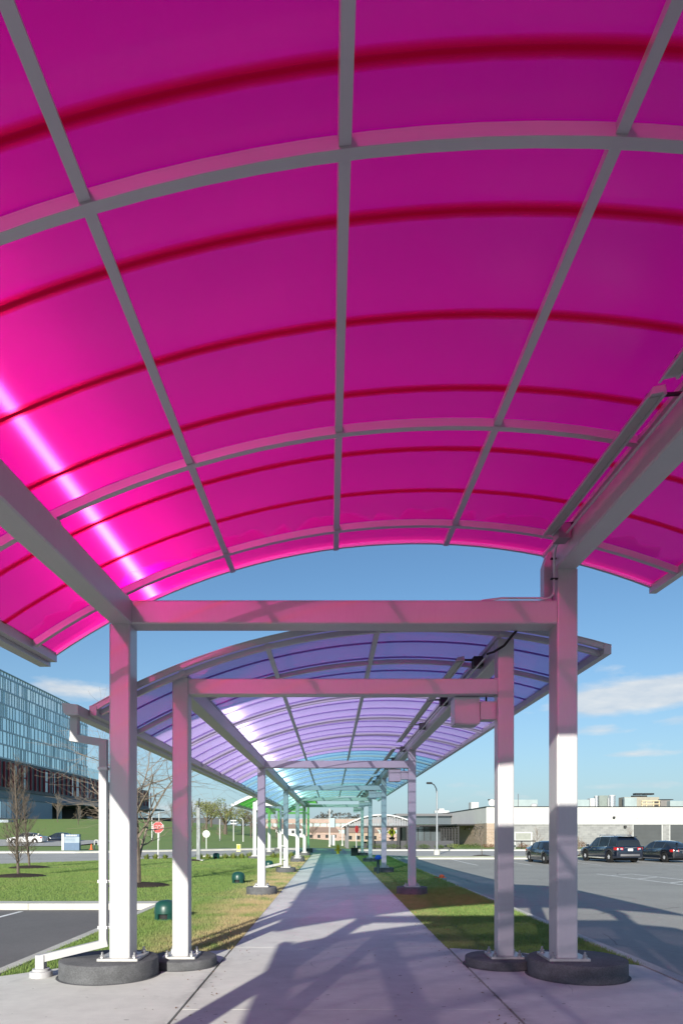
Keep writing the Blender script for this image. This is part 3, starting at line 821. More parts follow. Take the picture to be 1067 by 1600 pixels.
# front downspout of the long canopy
def downspout(root, xo, yo, ztop, xd, yd, legx, legy):
    w = .085
    def seg(m_, a, b): m_.beam(a, b, w, w)
    m_ = MB()
    seg(m_, (xo, yo, ztop), (xo, yo, ztop-.235))
    seg(m_, (xo-.0425, yo, ztop-.235), (xd-.0, yd, ztop-.30))
    m_.beam((xd, yd, ztop-.262), (xd, yd, .32), w, w)
    m_.beam((xd+.0425, yd-.0, .36), (legx, legy, .205), w, w)
    m_.beam((legx, legy, .246), (legx, legy, .09), w+.01, w+.01)
    d = m_.obj('downspout', M_WHITE_TUBE, root)
    b = MB(); b.lathe([(.125, -.05), (.125, .05), (.118, .062), (.095, .066), (.093, .09), (.06, .094)], (legx, legy, 0.0), 28)
    b.obj('drain_cap', M_WHITE_TUBE, d, smooth=40)
    for z in (2.35, 1.05, .52):
        k = MB().box(xd-.055, xd+.055, yd-.05, yd-.0435, z, z+.035); k.box(xd+.0435, xd+.13, yd-.012, yd+.012, z, z+.03)
        k.obj('strap', M_RIB, d)
    return d
downspout(lc, -2.965, 7.90, 2.965, -2.625, 7.88, -3.28, 7.72)
downspout(lc, -2.965, 27.45, 2.90, -2.02, 27.35, -2.72, 27.2)

# canopy behind the camera: its shade lies over the walk in view
bc = thing('canopy', 'purple arched canopy behind the viewer whose shade falls on the path', 'canopy', (0, 0, 0))
FRB = [-18.65, -9.05, .55]
ribsB = [-21.0, -18.6] + [-16.2+2.44*k for k in range(7)] + [.83]
joints = 0
canopy(bc, XC2, ZC2, R2, -2.83, 3.28, -21.5, 0.98, ribsB, [-21.5+.8*k for k in range(1, 28)], lambda y: (PLUM, J_PUR), (-1.8, -.78, .55, 2.05), near_trim=.08, gutter=(-21.5, 1.2))
for f in FRB:
    frame(bc, f, end=1, foot_h=.12, box=False)
zb = EYE+1.675
for s0, s1 in zip(FRB[:-1], FRB[1:]):
    MB().box(CX-HW+.001, CX-HW+CW-.001, s0+CW+.002, s1-.002, zb, zb+.19).obj('long_beam', M_STEEL, bc)
    MB().box(CX+HW-CW+.001, CX+HW-.001, s0+CW+.002, s1-.002, EYE+2.142, EYE+2.335).obj('long_beam', M_STEEL, bc)
for f in FRB:
    for s, nm in ((-1, 'left'), (1, 'right')):
        if f > 0: footing(CX+s*(HW-CW/2), f+CW/2, .42, .12, 'round concrete footing under the %s column just beside the viewer' % nm)

# ---- the big magenta canopy overhead
pc = thing('canopy', 'high arched magenta plastic canopy overhead on thick grey steel columns', 'canopy', (0, 0, 0))
SH1 = (7.8, -.0015, .0234)
XC1, ZC1, R1 = 1.06, EYE-4.33, 7.9
ribs1 = [1.15, 3.33-1.22*0, 5.79, 7.76]; ribs1 = [1.20, 3.33, 5.79, 7.76]
joints1 = [2.19, 2.99, 3.79, 4.58, 5.37, 6.26, 7.06]
zt1, sh1 = canopy(pc, XC1, ZC1, R1, -3.44, 3.98, 1.08, 8.40, ribs1, joints1, lambda y: (MAGENTA, J_MAG), (-2.42, -1.22, .05, 1.40, 2.62),
                  shear=SH1, webs=(1.2, 8.33, .004, .0018, WEBM1), near_trim=.07, gutter=(1.0, 8.46), rib_h=.07, rib_w=.065, jflange=J_FLANGE)
def skewbox(x0, x1, y0, y1, z0, z1, b=.014):
    prof = [(x0, z0+b), (x0+b, z0), (x1-b, z0), (x1, z0+b), (x1, z1-b), (x1-b, z1), (x0+b, z1), (x0, z1-b)]
    return MB().loft([[sh1(u, y, v) for u, v in prof] for y in (y0, y1)])
skewbox(-2.475, -2.235, .9, 7.945, EYE+2.335, EYE+2.60).obj('long_beam', M_STEEL, pc)
skewbox(2.51, 2.755, .9, 7.945, EYE+2.955, EYE+3.225).obj('long_beam', M_STEEL, pc)
# short posts that carry the ribs on the beams
for r in ribs1:
    for xx, zz in ((-2.36, EYE+2.60), (2.63, EYE+3.225)):
        top = zt1(xx)-.10
        m_ = MB(); rings = [[sh1(xx+u, r+v, z) for u, v in ((-.05, -.05), (.05, -.05), (.05, .05), (-.05, .05))] for z in (zz-.001, max(top, zz+.03))]
        m_.loft(rings).obj('rib_post', M_RIB, pc)
for yf in (7.65, 1.15):
    dz = SH1[2]*(yf+.15-7.8); dx = SH1[1]*(yf+.15-7.8)
    for x0, x1, top in ((-2.49, -2.255, EYE+2.334), (2.528, 2.765, EYE+2.954)):
        c = column_part(pc, x0+dx, x1+dx, yf, yf+.30, .225, top+dz-.001, .022)
        base_plate(c, (x0+x1)/2+dx, yf+.15, .20, .46, .48, .026)
        footing((x0+x1)/2+dx + (-.165 if x0 < 0 else .165), yf+.15+.02, .545, .20,
                ('biggest round dark concrete footing on the %s, under the magenta canopy frame' if yf > 5 else 'big round footing of the %s magenta canopy column beside the viewer') % ('left' if x0 < 0 else 'right'))
    z0, z1 = EYE+2.336+dz, EYE+2.598+dz
    b = .014; prof = [(b, z0), (.30-b, z0), (.298, z0+b), (.298, z1-b), (.30-b, z1), (b, z1), (.002, z1-b), (.002, z0+b)]
    MB().loft([[(X+dx, yf+u, v) for u, v in prof] for X in (-2.254, 2.527)]).obj('cross_beam', M_STEEL, pc)
# right-hand luminaires, conduit and junction box
for ya, yb in ((4.82, 7.28), (2.22, 4.66)):
    f = fixture(pc, 2.30, ya, yb, EYE+3.17, sh=sh1)
    for yy in (ya+.12, yb-.14):
        MB().loft([[sh1(u, y, v) for u, v in ((2.28, EYE+3.225), (2.56, EYE+3.245), (2.56, EYE+3.26), (2.28, EYE+3.24))] for y in (yy, yy+.035)]).obj('bracket_arm', M_DARK, f)
jb = MB().loft([[sh1(u, y, v) for u, v in ((2.36, EYE+3.08), (2.49, EYE+3.08), (2.49, EYE+3.23), (2.36, EYE+3.23))] for y in (7.10, 7.28)]).obj('junction_box', pbr('galvanised box', (.3, .3, .3), .4, .5), pc)
MB().tube([sh1(2.45, 7.1, EYE+3.13), sh1(2.45, 5, EYE+3.13), sh1(2.45, 1.0, EYE+3.13)], .013, 8).obj('conduit', M_RIB, pc, smooth=True)
cpts = [(2.42, 7.26, EYE+3.10), (2.44, 7.42, EYE+3.09), (2.47, 7.56, EYE+3.04), (2.485, 7.62, EYE+2.93), (2.487, 7.63, EYE+2.8), (2.487, 7.63, EYE+2.70), (2.475, 7.632, EYE+2.65), (2.44, 7.635, EYE+2.622), (2.38, 7.64, EYE+2.613), (1.9, 7.64, EYE+2.613), (1.7, 7.72, EYE+2.613)]
cd = MB().tube(cpts, .013, 8).obj('conduit', M_RIB, pc, smooth=True)
for z in (2.82, 3.045): MB().box(2.45, 2.53, 7.612, 7.648, EYE+z, EYE+z+.014).obj('pipe_clamp', M_DARK, cd)
gus = MB().add([(2.40, 7.60, EYE+3.23), (2.50, 7.60, EYE+3.23), (2.526, 7.60, EYE+2.60), (2.44, 7.60, EYE+2.62), (2.44, 7.60, EYE+3.0)], [(0, 1, 2, 3, 4)])
gus = MB().loft([[(x, y, z) for x, z in ((2.43, EYE+2.602), (2.526, EYE+2.602), (2.526, EYE+3.20), (2.48, EYE+3.20), (2.43, EYE+3.05))] for y in (7.80, 7.94)]).obj('gusset', M_STEEL, pc)
# black cable drooping from the magenta frame to the first purple frame
MB().tube([(2.15, 7.93, EYE+2.335), (2.12, 8.02, EYE+2.30), (2.06, 8.14, EYE+2.22), (1.97, 8.27, EYE+2.18), (1.93, 8.45, EYE+2.20)], .015, 8).obj('cable', M_BLACK, lc, smooth=True)

# ---- the green canopy farther left
gc = thing('canopy', 'green-roofed canopy with white edge standing left of the far teal bays', 'canopy', (0, 0, 0))
GX, GZ = -2.0, 4.28-7.88
zt3, _ = canopy(gc, GX, GZ, 7.88, -5.78, -1.25, 41.0, 61.6, [41.2, 43.6, 46, 48.5, 51, 53.4, 55.8, 58.2, 60.6], [41.8+.8*k for k in range(24)], lambda y: (GREEN, J_GRE), (-4.6, -3.2), near_trim=.16, gutter=(40.9, 61.7))
for yf in (41.6, 51.4, 61.0):
    for x0 in (-4.77, -2.15):
        c = column_part(gc, x0, x0+.2, yf, yf+.2, .16, zt3(x0+.1)-.32, .015); base_plate(c, x0+.1, yf+.1, .14, .4, .4, .025)
        footing(x0+.1, yf+.1, .4, .14, 'round footing of the green canopy, %s column of its %s frame' % ('outer' if x0 < -3 else 'inner', {41.6: 'near', 51.4: 'middle', 61.0: 'far'}[yf]))
    MB().beam((-4.57, yf+.1, 3.3), (-2.15, yf+.1, 3.3), .19, .19).obj('cross_beam', M_STEEL, gc)
    MB().box(-4.56, -4.2, yf+.05, yf+.3, 2.95, 3.18).obj('equipment_box', M_STEEL, gc)
MB().box(-4.77, -4.57, 41.82, 61.0, zt3(-4.67)-.319, zt3(-4.67)-.125).obj('long_beam', M_STEEL, gc)
MB().box(-2.15, -1.95, 41.82, 61.0, zt3(-2.05)-.319, zt3(-2.05)-.125).obj('long_beam', M_STEEL, gc)

# ------------------------------------------------------------------ grass blades near the walk
def inside(poly, X, Y):
    res = np.zeros(len(X), bool); n = len(poly)
    for i in range(n):
        x1, y1 = poly[i]; x2, y2 = poly[(i+1) % n]
        c = ((y1 > Y) != (y2 > Y)) & (X < (x2-x1)*(Y-y1)/((y2-y1) or 1e-9)+x1)
        res ^= c
    return res
def blades(name, poly, ya, yb, dens, h, w, seed):
    rng = np.random.default_rng(seed)
    xs = [p[0] for p in poly]; a, b = min(xs), max(xs)
    n = int((b-a)*(yb-ya)*dens); X = rng.uniform(a, b, n); Y = rng.uniform(ya, yb, n)
    k = inside(poly, X, Y)
    k &= (np.abs(X/Y) < 0.56)
    for cx, cy_, r in FOOTS: k &= (X-cx)**2+(Y-cy_)**2 > r*r
    X, Y = X[k], Y[k]; n = len(X)
    H = h*rng.uniform(.5, 1.25, n); A = rng.uniform(0, 2*np.pi, n); lean = rng.uniform(0, .8, n)*H; B = rng.uniform(0, 2*np.pi, n)
    dx, dy = np.cos(A)*w/2, np.sin(A)*w/2
    V = np.empty((n, 3, 3), np.float32)
    V[:, 0] = np.stack([X-dx, Y-dy, np.full(n, -.006)], 1); V[:, 1] = np.stack([X+dx, Y+dy, np.full(n, -.006)], 1)
    V[:, 2] = np.stack([X+np.cos(B)*lean, Y+np.sin(B)*lean, H], 1)
    me = bpy.data.meshes.new(name); me.vertices.add(3*n); me.vertices.foreach_set('co', V.ravel())
    me.loops.add(3*n); me.loops.foreach_set('vertex_index', np.arange(3*n, dtype=np.int32))
    me.polygons.add(n); me.polygons.foreach_set('loop_start', np.arange(0, 3*n, 3, dtype=np.int32))
    try: me.polygons.foreach_set('loop_total', np.full(n, 3, np.int32))
    except Exception: pass
    me.materials.append(M_BLADE); me.update(); me.validate()
    o = bpy.data.objects.new(name, me); C.objects.link(o); o['kind'] = 'stuff'
    return o
FOOTS = [(-2.54, 7.82, .56), (2.81, 7.82, .56)] + [(CX+s*(HW-CW/2), f+.1, .43) for s in (-1, 1) for f in FR2] + [(-5.85, 20.7, .95), (-11.4, 25, .95), (-13.6, 31, .95)]
RIGHT_LAWN = [(1.66, 9.62), (2.4, 9.35), (3.1, 8.95), (3.79, 8.35), (3.79, 47.8), (1.66, 47.8)]
WL = [(-3.82, 7.7), (-2.9, 8.5), (-1.37, 9.5), (-1.36, 47.6)] + LEFT_LAWN[4:]
WR = [(1.62, 9.6), (2.4, 9.3), (3.1, 8.9), (3.83, 8.3), (3.83, 47.8), (1.615, 47.8)]
g1 = blades('grass', WL, 7.7, 16, 2600, .042, .008, 1); g1['label'] = 'short mown grass left of the walk near the front columns'
g2 = blades('grass', WL, 16, 30, 800, .04, .011, 2); g2['label'] = 'mown lawn left of the walk in the middle distance'
g2b = blades('grass', LEFT_LAWN, 30, 47, 260, .04, .018, 5); g2b['label'] = 'mown lawn left of the walk near the road'
g3 = blades('grass', WR, 8.3, 20, 2400, .042, .008, 3); g3['label'] = 'short grass strip right of the walk near the front'
g4 = blades('grass', WR, 20, 46, 500, .05, .016, 4); g4['label'] = 'short grass strip right of the walk farther off'

# a scatter of dry leaves and grit along the walk edges
lm = MB(); rl_ = random.Random(3)
for i in range(420):
    y = 5.5+rl_.random()**1.5*22; sd = rl_.choice((-1, 1)); x = .13+sd*(1.52-abs(rl_.gauss(0, .16)) if rl_.random() < .8 else rl_.uniform(0, 1.45))
    if rl_.random() < .3: x = .13+sd*rl_.uniform(1.55, 2.2)
    a = rl_.uniform(0, 6.28); s = rl_.uniform(.008, .022); z = .003
    c_, s_ = math.cos(a)*s, math.sin(a)*s
    lm.add([(x-c_, y-s_, z), (x+s_*.5, y-c_*.5, z+.006), (x+c_, y+s_, z+rl_.uniform(0, .012)), (x-s_*.5, y+c_*.5, z+.004)], [(0, 1, 2), (0, 2, 3)])
lo = lm.obj('fallen_leaves', pbr('dry leaf', (.20, .12, .06), .8, 0, .3, 20)); lo['kind'] = 'stuff'; lo['label'] = 'dry leaves and grit scattered along the walk edges'
# ------------------------------------------------------------------ trees
def grow(m_, p, d, L, r, depth, rng, spread, up, sides=(7, 5, 4, 3), seg=4, minr=.004, wig=.22):
    pts = [p.copy()]; rad = [r]; q = p.copy(); dd = d.normalized()
    for i in range(seg):
        dd = (dd + Vector((rng.uniform(-wig, wig), rng.uniform(-wig, wig), rng.uniform(-wig, wig)+up))).normalized()
        q = q + dd*(L/seg); pts.append(q.copy()); rad.append(max(minr*.6, r*(1-.62*(i+1)/seg)))
    m_.tube(pts, rad, sides[min(depth, len(sides)-1)], 0, caps=False)
    return pts, rad
def bare_tree(name, label, x, y, z, H, r, levels, rng, crown=1.0, spread=.9, up=.10, kids=(7, 5, 4), trunk_frac=.3, pale=False, cat='tree', group=None, columnar=False, mulch=0.0, tr_len=None):
    root = thing(name, label, cat, (x, y, z), group)
    tk = MB(); br = MB()
    tl = tr_len or H*(.92 if columnar else .62)
    pts, rad = grow(tk, Vector((0, 0, -.05)), Vector((0, 0, 1)), tl, r, 0, rng, 0, .08, seg=8, wig=.07)
    def at(pts, rad, t):
        f = t*(len(pts)-1); i = min(int(f), len(pts)-2); u = f-i
        return pts[i].lerp(pts[i+1], u), rad[i]+(rad[i+1]-rad[i])*u, (pts[i+1]-pts[i]).normalized()
    def rec(pts, rad, lev, L):
        if lev >= levels: return
        k = kids[min(lev, len(kids)-1)]
        for i in range(k):
            t = (trunk_frac if lev == 0 else .2) + (1-(trunk_frac if lev == 0 else .2))*(i+rng.random()*.8)/k
            t = min(t, .99); p, rr, d = at(pts, rad, t)
            a = rng.uniform(0, 2*math.pi)
            side = Vector((math.cos(a), math.sin(a), 0)); side = (side - d*side.dot(d)).normalized()
            tilt = (rng.uniform(.45, .95) if columnar else rng.uniform(.6, 1.2))*spread
            nd = (d*math.cos(tilt)+side*math.sin(tilt)).normalized()
            nl = L*rng.uniform(.45, .8)*(1.15-.5*t if lev == 0 else 1)*crown
            np_, nr_ = grow(br, p, nd, nl, rr*(.34 if columnar and lev == 0 else .58), lev+1, rng, spread, up)
            rec(np_, nr_, lev+1, nl*.72)
    rec(pts, rad, 0, H*(.30 if columnar else .55))
    tk.obj('trunk', M_BARK, root, smooth=True); br.obj('branches', M_BARKPALE if pale else M_BARK, root, smooth=True)
    if mulch:
        mm = MB(); n = 28; ring = []
        rings = []
        for rr, zz in ((1.0, 0.0), (.8, .05), (.4, .09), (.05, .10)):
            rings.append([(mulch*rr*math.cos(2*math.pi*k/n)*(1+.05*math.sin(3*k)), mulch*rr*math.sin(2*math.pi*k/n)*(1+.05*math.cos(2*k)), zz) for k in range(n)])
        mm.loft(rings); mm.obj('mulch_bed', M_MULCH, root, smooth=True)
    return root
rng = random.Random(11)
bare_tree('bare_tree', 'wide bare tree behind the thick left column, boughs arching over the lawn', -5.85, 20.7, 0, 4.9, .10, 4, rng, 1.55, 1.1, .05, (9, 5, 5, 3), .22, True, mulch=.95, tr_len=3.4)
bare_tree('young_tree', 'slim upright bare tree nearest the left edge in a mulch ring', -11.45, 25.0, 0, 4.3, .055, 3, rng, 1.0, 1.0, .16, (46, 8, 4), .10, False, columnar=True, mulch=.95, group='slim upright bare trees')
bare_tree('young_tree', 'slim bare tree with its low twigs, just right of and behind the tallest slim one', -13.7, 31.0, 0, 3.7, .05, 3, rng, 1.0, 1.0, .16, (40, 8, 4), .10, False, columnar=True, mulch=.9, group='slim upright bare trees')
bare_tree('young_tree', 'dark slim bare tree just left of the pale wrapped post', -7.95, 38.2, 0, 3.6, .06, 3, rng, .6, .9, .14, (26, 6, 3), .08, False, columnar=True, mulch=.7, group='slim upright bare trees')
for (X, dY, h, lab) in [(90, 150, 9, 'bare tree with upright crown on the grass slope, left of the fuzzy one'), (122, 140, 6, 'small fuzzy bare tree on the grass slope above the blue sign'),
                        (345, 118, 4.5, 'small bare sapling on the far slope right of the white round sign'), (318, 105, 4, 'tiny bare sapling on the far slope left of the white round sign')]:
    x = (X-517.5)/1067*dY
    bare_tree('bare_tree', lab, x, dY, terrain(x, dY)-.1, h, .09, 3, rng, .8, .8, .12, (14, 7, 4), .2, True)
for (X, dY, h, lab) in [(753, 57.5, 3.9, 'small bare street tree across the lot, right of the tall light pole'), (838, 57.5, 3.6, 'bare sapling in front of the grey block wall, left of the thick right column'),
                        (905, 58.0, 2.6, 'reddish bare sapling just right of the thick right column'), (985, 66, 3.6, 'bare sapling in front of the garage doors behind the large dark SUV')]:
    x = (X-517.5)/1067*dY
    bare_tree('street_tree', lab, x, dY, lvl(x)+.03 if dY > 60 else -.42, h, .035, 3, rng, .7, .7, .15, (16, 6, 3), .3, True, mulch=.8, group='saplings along the far road')

def leaf_mat(name, a, b):
    m, g, out = mat_new(name)
    p = g.n.new('ShaderNodeBsdfPrincipled'); geo = g.n.new('ShaderNodeNewGeometry')
    col = g.mix(geo.outputs['Random Per Island'], a, b)
    g.put(p.inputs['Base Color'], col); p.inputs['Roughness'].default_value = .7
    tr = g.n.new('ShaderNodeBsdfTranslucent'); g.put(tr.inputs[0], col)
    mx = g.node('ShaderNodeMixShader', {0: .3}); g.l.new(p.outputs[0], mx.inputs[1]); g.l.new(tr.outputs[0], mx.inputs[2]); g.l.new(mx.outputs[0], out.inputs[0])
    return m
L_SPRING = leaf_mat('spring leaves', (0.16, 0.19, 0.06), (0.30, 0.30, 0.12))
L_SHRUB = leaf_mat('shrub leaves', (0.06, 0.11, 0.025), (0.14, 0.19, 0.05))
L_GRASSY = leaf_mat('ornamental grass', (0.16, 0.21, 0.04), (0.30, 0.34, 0.09))
L_RED = leaf_mat('red brown shrub leaves', (0.17, 0.07, 0.04), (0.28, 0.15, 0.07))
L_EVER = leaf_mat('evergreen leaves', (0.025, 0.05, 0.02), (0.06, 0.09, 0.04))
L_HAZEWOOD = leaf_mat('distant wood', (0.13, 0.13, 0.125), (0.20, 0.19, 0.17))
def leaves(m_, c, rad, n, size, rng, squash=1.0):
    for _ in range(n):
        while True:
            q = Vector((rng.uniform(-1, 1), rng.uniform(-1, 1), rng.uniform(-1, 1)))
            if q.length <= 1: break
        q = q*(.55+.45*rng.random())
        p = Vector(c)+Vector((q.x*rad[0], q.y*rad[1], q.z*rad[2]))
        a = Vector((rng.uniform(-1, 1), rng.uniform(-1, 1), rng.uniform(-1, 1))).normalized()*size*rng.uniform(.6, 1.3)
        b = a.cross(Vector((rng.uniform(-1, 1), rng.uniform(-1, 1), rng.uniform(-1, 1)))).normalized()*size*.6
        m_.add([p-a, p+b, p+a, p-b], [(0, 1, 2, 3)])
def leafy_tree(label, x, y, z, H, W, mat_, rng, clumps=16, per=90, size=.22, cat='tree', group=None, name='leafy_tree'):
    root = thing(name, label, cat, (x, y, z), group)
    tk = MB(); pts, rad = grow(tk, Vector((0, 0, -.2)), Vector((0, 0, 1)), H*.55, W*.045, 0, rng, 0, .08, seg=6, wig=.1)
    for i in range(9):
        a = rng.uniform(0, 6.28); p = pts[3+i % 4]
        grow(tk, p, Vector((math.cos(a), math.sin(a), .8)), H*.42, W*.018, 1, rng, 0, .05)
    tk.obj('trunk', M_BARK, root, smooth=True)
    cr = MB()
    for i in range(clumps):
        a = rng.uniform(0, 6.28); rr = rng.uniform(.1, .42)*W; zz = H*rng.uniform(.45, .9)
        k = 1-.55*abs(zz/H-.6)/.4
        c = (rr*k*math.cos(a), rr*k*math.sin(a), zz); s = rng.uniform(.12, .22)*W
        leaves(cr, c, (s, s, s*.75), per, size, rng)
    cr.obj('crown', mat_, root)
    return root
for (X, Y, H, W, lab, mt) in [(352, 150, 8.2, 11, 'largest yellow-green spring tree on the rise beyond the road', L_SPRING), (322, 165, 7.0, 8, 'yellow-green spring tree at the left end of the clump', L_SPRING),
                              (330, 190, 7.6, 9, 'pale spring tree rising behind the left part of the clump', L_SPRING), (379, 165, 6.4, 8, 'thin yellow-green tree left of the green canopy edge', L_SPRING)]:
    x = (X-517.5)/1067*Y; leafy_tree(lab, x, Y, terrain(x, Y), H, W, mt, rng, 20, 60, .17, group='spring trees beyond the road')
for (X, Y, H, lab) in [(392, 140, 9.0, 'dark bare spreading tree directly left of the white green-canopy column'), (408, 165, 9, 'bare tree seen between the green canopy columns'), (432, 170, 8, 'bare tree beside the brick office block'), (365, 175, 8.5, 'bare tree showing through the spring foliage'),
                       (488, 260, 9, 'bare tree in front of the brick office block'), (300, 170, 8, 'bare tree behind the second left column'), (268, 230, 10, 'bare tree by the dark end of the hotel'), (600, 130, 6, 'bare tree behind the grey arched shelter'), (632, 150, 7, 'bare tree right of the yellow crossing sign')]:
    x = (X-517.5)/1067*Y
    bare_tree('bare_tree', lab, x, Y, terrain(x, Y)-.2, H, .16, 3, rng, 1.0, .9, .10, (12, 7, 5), .2, False)
# wooded ridge on the horizon (reads as one mass)
wm = MB()
for i in range(900):
    x = rng.uniform(-330, 330); y = 900+rng.uniform(-40, 40)
    hh = 17*math.exp(-((x-5)/42.0)**2)+9+4*mnoise.noise(Vector((x*.02, 0, 3)))
    z = hh*rng.random()
    leaves(wm, (x, y, z+1), (5, 5, 3.2), 16, 1.6, rng)
w = wm.obj('far_wood', L_HAZEWOOD); w['kind'] = 'stuff'; w['label'] = 'low wooded ridge on the horizon'

# ornamental grass clumps along the far left kerb
def grass_clump(rng, mat_, r=.28, h=.42, n=90):
    m_ = MB()
    for _ in range(n):
        a = rng.uniform(0, 6.28); q = rng.random()**.6; base = Vector((math.cos(a)*r*.35*q, math.sin(a)*r*.35*q, -.02))
        tip = Vector((math.cos(a)*r*(q+.15), math.sin(a)*r*(q+.15), h*rng.uniform(.6, 1.05)*(1.1-.55*q)))
        s = Vector((-math.sin(a), math.cos(a), 0))*.012; mid = base.lerp(tip, .6)+Vector((0, 0, h*.12))
        m_.add([base-s, base+s, mid+s, tip, mid-s], [(0, 1, 2, 4), (4, 2, 3)])
    return m_
pos_ = [(215, 40.5), (229, 40.5), (243, 41), (258, 41), (312, 41.2), (325, 41.2), (338, 41.6), (352, 41.7), (365, 41.6), (378, 41.9), (390, 42), (427, 42.5), (436, 42.6), (446, 42.8), (455, 42.9)]
proto = None; ords = ['first', 'second', 'third', 'fourth', 'fifth', 'sixth', 'seventh', 'eighth', 'ninth', 'tenth', 'eleventh', 'twelfth', 'thirteenth', 'fourteenth', 'fifteenth']
for i, (X, Y) in enumerate(pos_):
    x = (X-517.5)/1067*Y
    if proto is None:
        o = grass_clump(rng, L_GRASSY).obj('grass_clump', L_GRASSY); o.location = (x, Y, 0); proto = o
    else:
        o = proto.copy(); C.objects.link(o); o.location = (x, Y, 0); o.rotation_euler = (0, 0, rng.uniform(0, 6)); s = rng.uniform(.85, 1.2); o.scale = (s, s, s)
    tag(o, 'yellow-green grass clump by the far left kerb, %s of the row from the left' % ords[i], 'plant', 'ornamental grass clumps along the kerb')
def shrub(label, x, y, z, w, h, mt, group):
    m_ = MB(); leaves(m_, (0, 0, h*.45), (w*.5, w*.4, h*.5), 260, .055, rng); leaves(m_, (w*.2, 0, h*.4), (w*.35, w*.3, h*.4), 90, .055, rng)
    o = m_.obj('shrub', mt, None, loc=(x, y, z)); return tag(o, label, 'shrub', group)
for i, (X, Y, w, h, mt, col) in enumerate([(590, 79, 2.2, .75, L_SHRUB, 'green'), (612, 79, 2.0, .75, L_SHRUB, 'green'), (661, 79.5, 1.9, .7, L_SHRUB, 'green'), (686, 79.5, 1.6, .6, L_SHRUB, 'green'),
                                 (708, 79.5, 2.2, .75, L_GRASSY, 'yellow-green'), (728, 79.5, 2.2, .8, L_SHRUB, 'green'), (744, 79.5, 2.0, .8, L_SHRUB, 'green'), (762, 79.5, 2.1, .8, L_RED, 'red-brown'), (816, 79.5, 1.8, .8, L_RED, 'red-brown'), (908, 79.5, 1.4, 1.2, L_RED, 'red-brown'),
                                 (640, 79.5, 1.9, .7, L_SHRUB, 'green')]):
    x = (X-517.5)/1067*Y
    where = {590: 'under the arched shelter', 612: 'below the yellow crossing sign', 661: 'in front of the shop glass, left of the light pole', 686: 'just right of the tall light pole foot', 708: 'in front of the dark trellis', 728: 'at the left end of the beige brick wall', 744: 'in the middle of the beige brick wall', 762: 'at the brick corner of the white building', 816: 'below the white framed panel', 908: 'beside the thick right column', 640: 'behind the slim right column at the shop front'}[X]
    shrub('low %s shrub %s' % (col, where), x, Y, lvl(x)+.05, w, h, mt, 'shrubs along the shop fronts')

# ------------------------------------------------------------------ small things on the lawn
def dome_box(label, x, y, s=1.0, rz=0.0):
    root = thing('garden_speaker', label, 'garden speaker', (x, y, -.004), 'green dome speakers on the lawn', rz)
    m_ = MB(); m_.lathe([(.20*s, .12*s), (.212*s, .125*s), (.212*s, .16*s), (.205*s, .24*s), (.18*s, .31*s), (.12*s, .352*s), (.05*s, .365*s), (.001, .366*s)], (0, 0, 0), 32)
    m_.obj('cap', M_GREENBOX, root, smooth=50)
    b = MB(); b.lathe([(.155*s, -.02), (.155*s, .12*s)], (0, 0, 0), 28); b.obj('grille', M_BLACK, root, smooth=50)
    c = MB()
    for a0 in (0, 90, 180, 270):
        for k in range(4):
            a = R(a0-25+k*12.5); a2 = R(a0-25+(k+1)*12.5)
            if k == 3: continue
            c.add([(r*math.cos(t)*s, r*math.sin(t)*s, z*s) for z in (-.02, .125) for t in (a, a2) for r in (.17, .205)], [(0, 1, 3, 2), (4, 6, 7, 5), (0, 4, 5, 1), (2, 3, 7, 6), (1, 5, 7, 3), (0, 2, 6, 4)])
    c.obj('shell', M_GREENBOX, root)
    b2 = MB(); b2.lathe([(.21*s, -.02), (.21*s, .03*s), (.19*s, .035*s)], (0, 0, 0), 32); b2.obj('base', M_GREENBOX, root, smooth=40)
    return root
dome_box('green domed garden speaker half hidden behind the second left column', -3.07, 12.7, 1.02, R(45))
dome_box('green domed garden speaker standing alone in the middle of the lawn', -2.95, 21.7, 1.0, R(45))
dome_box('small green domed garden speaker behind the third left column', -2.8, 30.7, .95, R(45))
dome_box('farthest green domed garden speaker among the grass clumps', -6.9, 41.0, 1.0, R(45))

def text_mesh(txt, size, name, mat_, parent, loc, rot, depth=.004):
    cu = bpy.data.curves.new(name, 'FONT'); cu.body = txt; cu.size = size; cu.extrude = depth; cu.align_x = 'CENTER'; cu.align_y = 'CENTER'; cu.resolution_u = 3
    tmp = bpy.data.objects.new(name+'_curve', cu); C.objects.link(tmp)
    dg = bpy.context.evaluated_depsgraph_get(); me = bpy.data.meshes.new_from_object(tmp.evaluated_get(dg))
    bpy.data.objects.remove(tmp); me.materials.clear(); me.materials.append(mat_)
    o = bpy.data.objects.new(name, me); C.objects.link(o); o.parent = parent; o.location = loc; o.rotation_euler = rot
    return o
def octagon(r, y0, y1, z):
    return [[(r*math.cos(R(22.5+45*k)), y, z+r*math.sin(R(22.5+45*k))) for k in range(8)] for y in (y0, y1)]
# stop sign
st = thing('stop_sign', 'red octagonal STOP sign on a pale post at the road edge', 'stop sign', (-11.15, 44.0, -.02))
MB().box(-.03, .03, -.02, .02, -.1, 2.35).obj('post', M_WHITE, st)
p = MB().loft(octagon(.395, -.040, -.022, 1.93)).obj('sign_border', M_WHITE, st)
p2 = MB().loft(octagon(.365, -.046, -.0402, 1.93)).obj('sign_face', M_SIGNRED, st)
t_ = text_mesh('STOP', .33, 'lettering', M_WHITE, st, (0, -.050, 1.93), (R(90), 0, 0)); t_.scale = (.86, 1.15, 1)
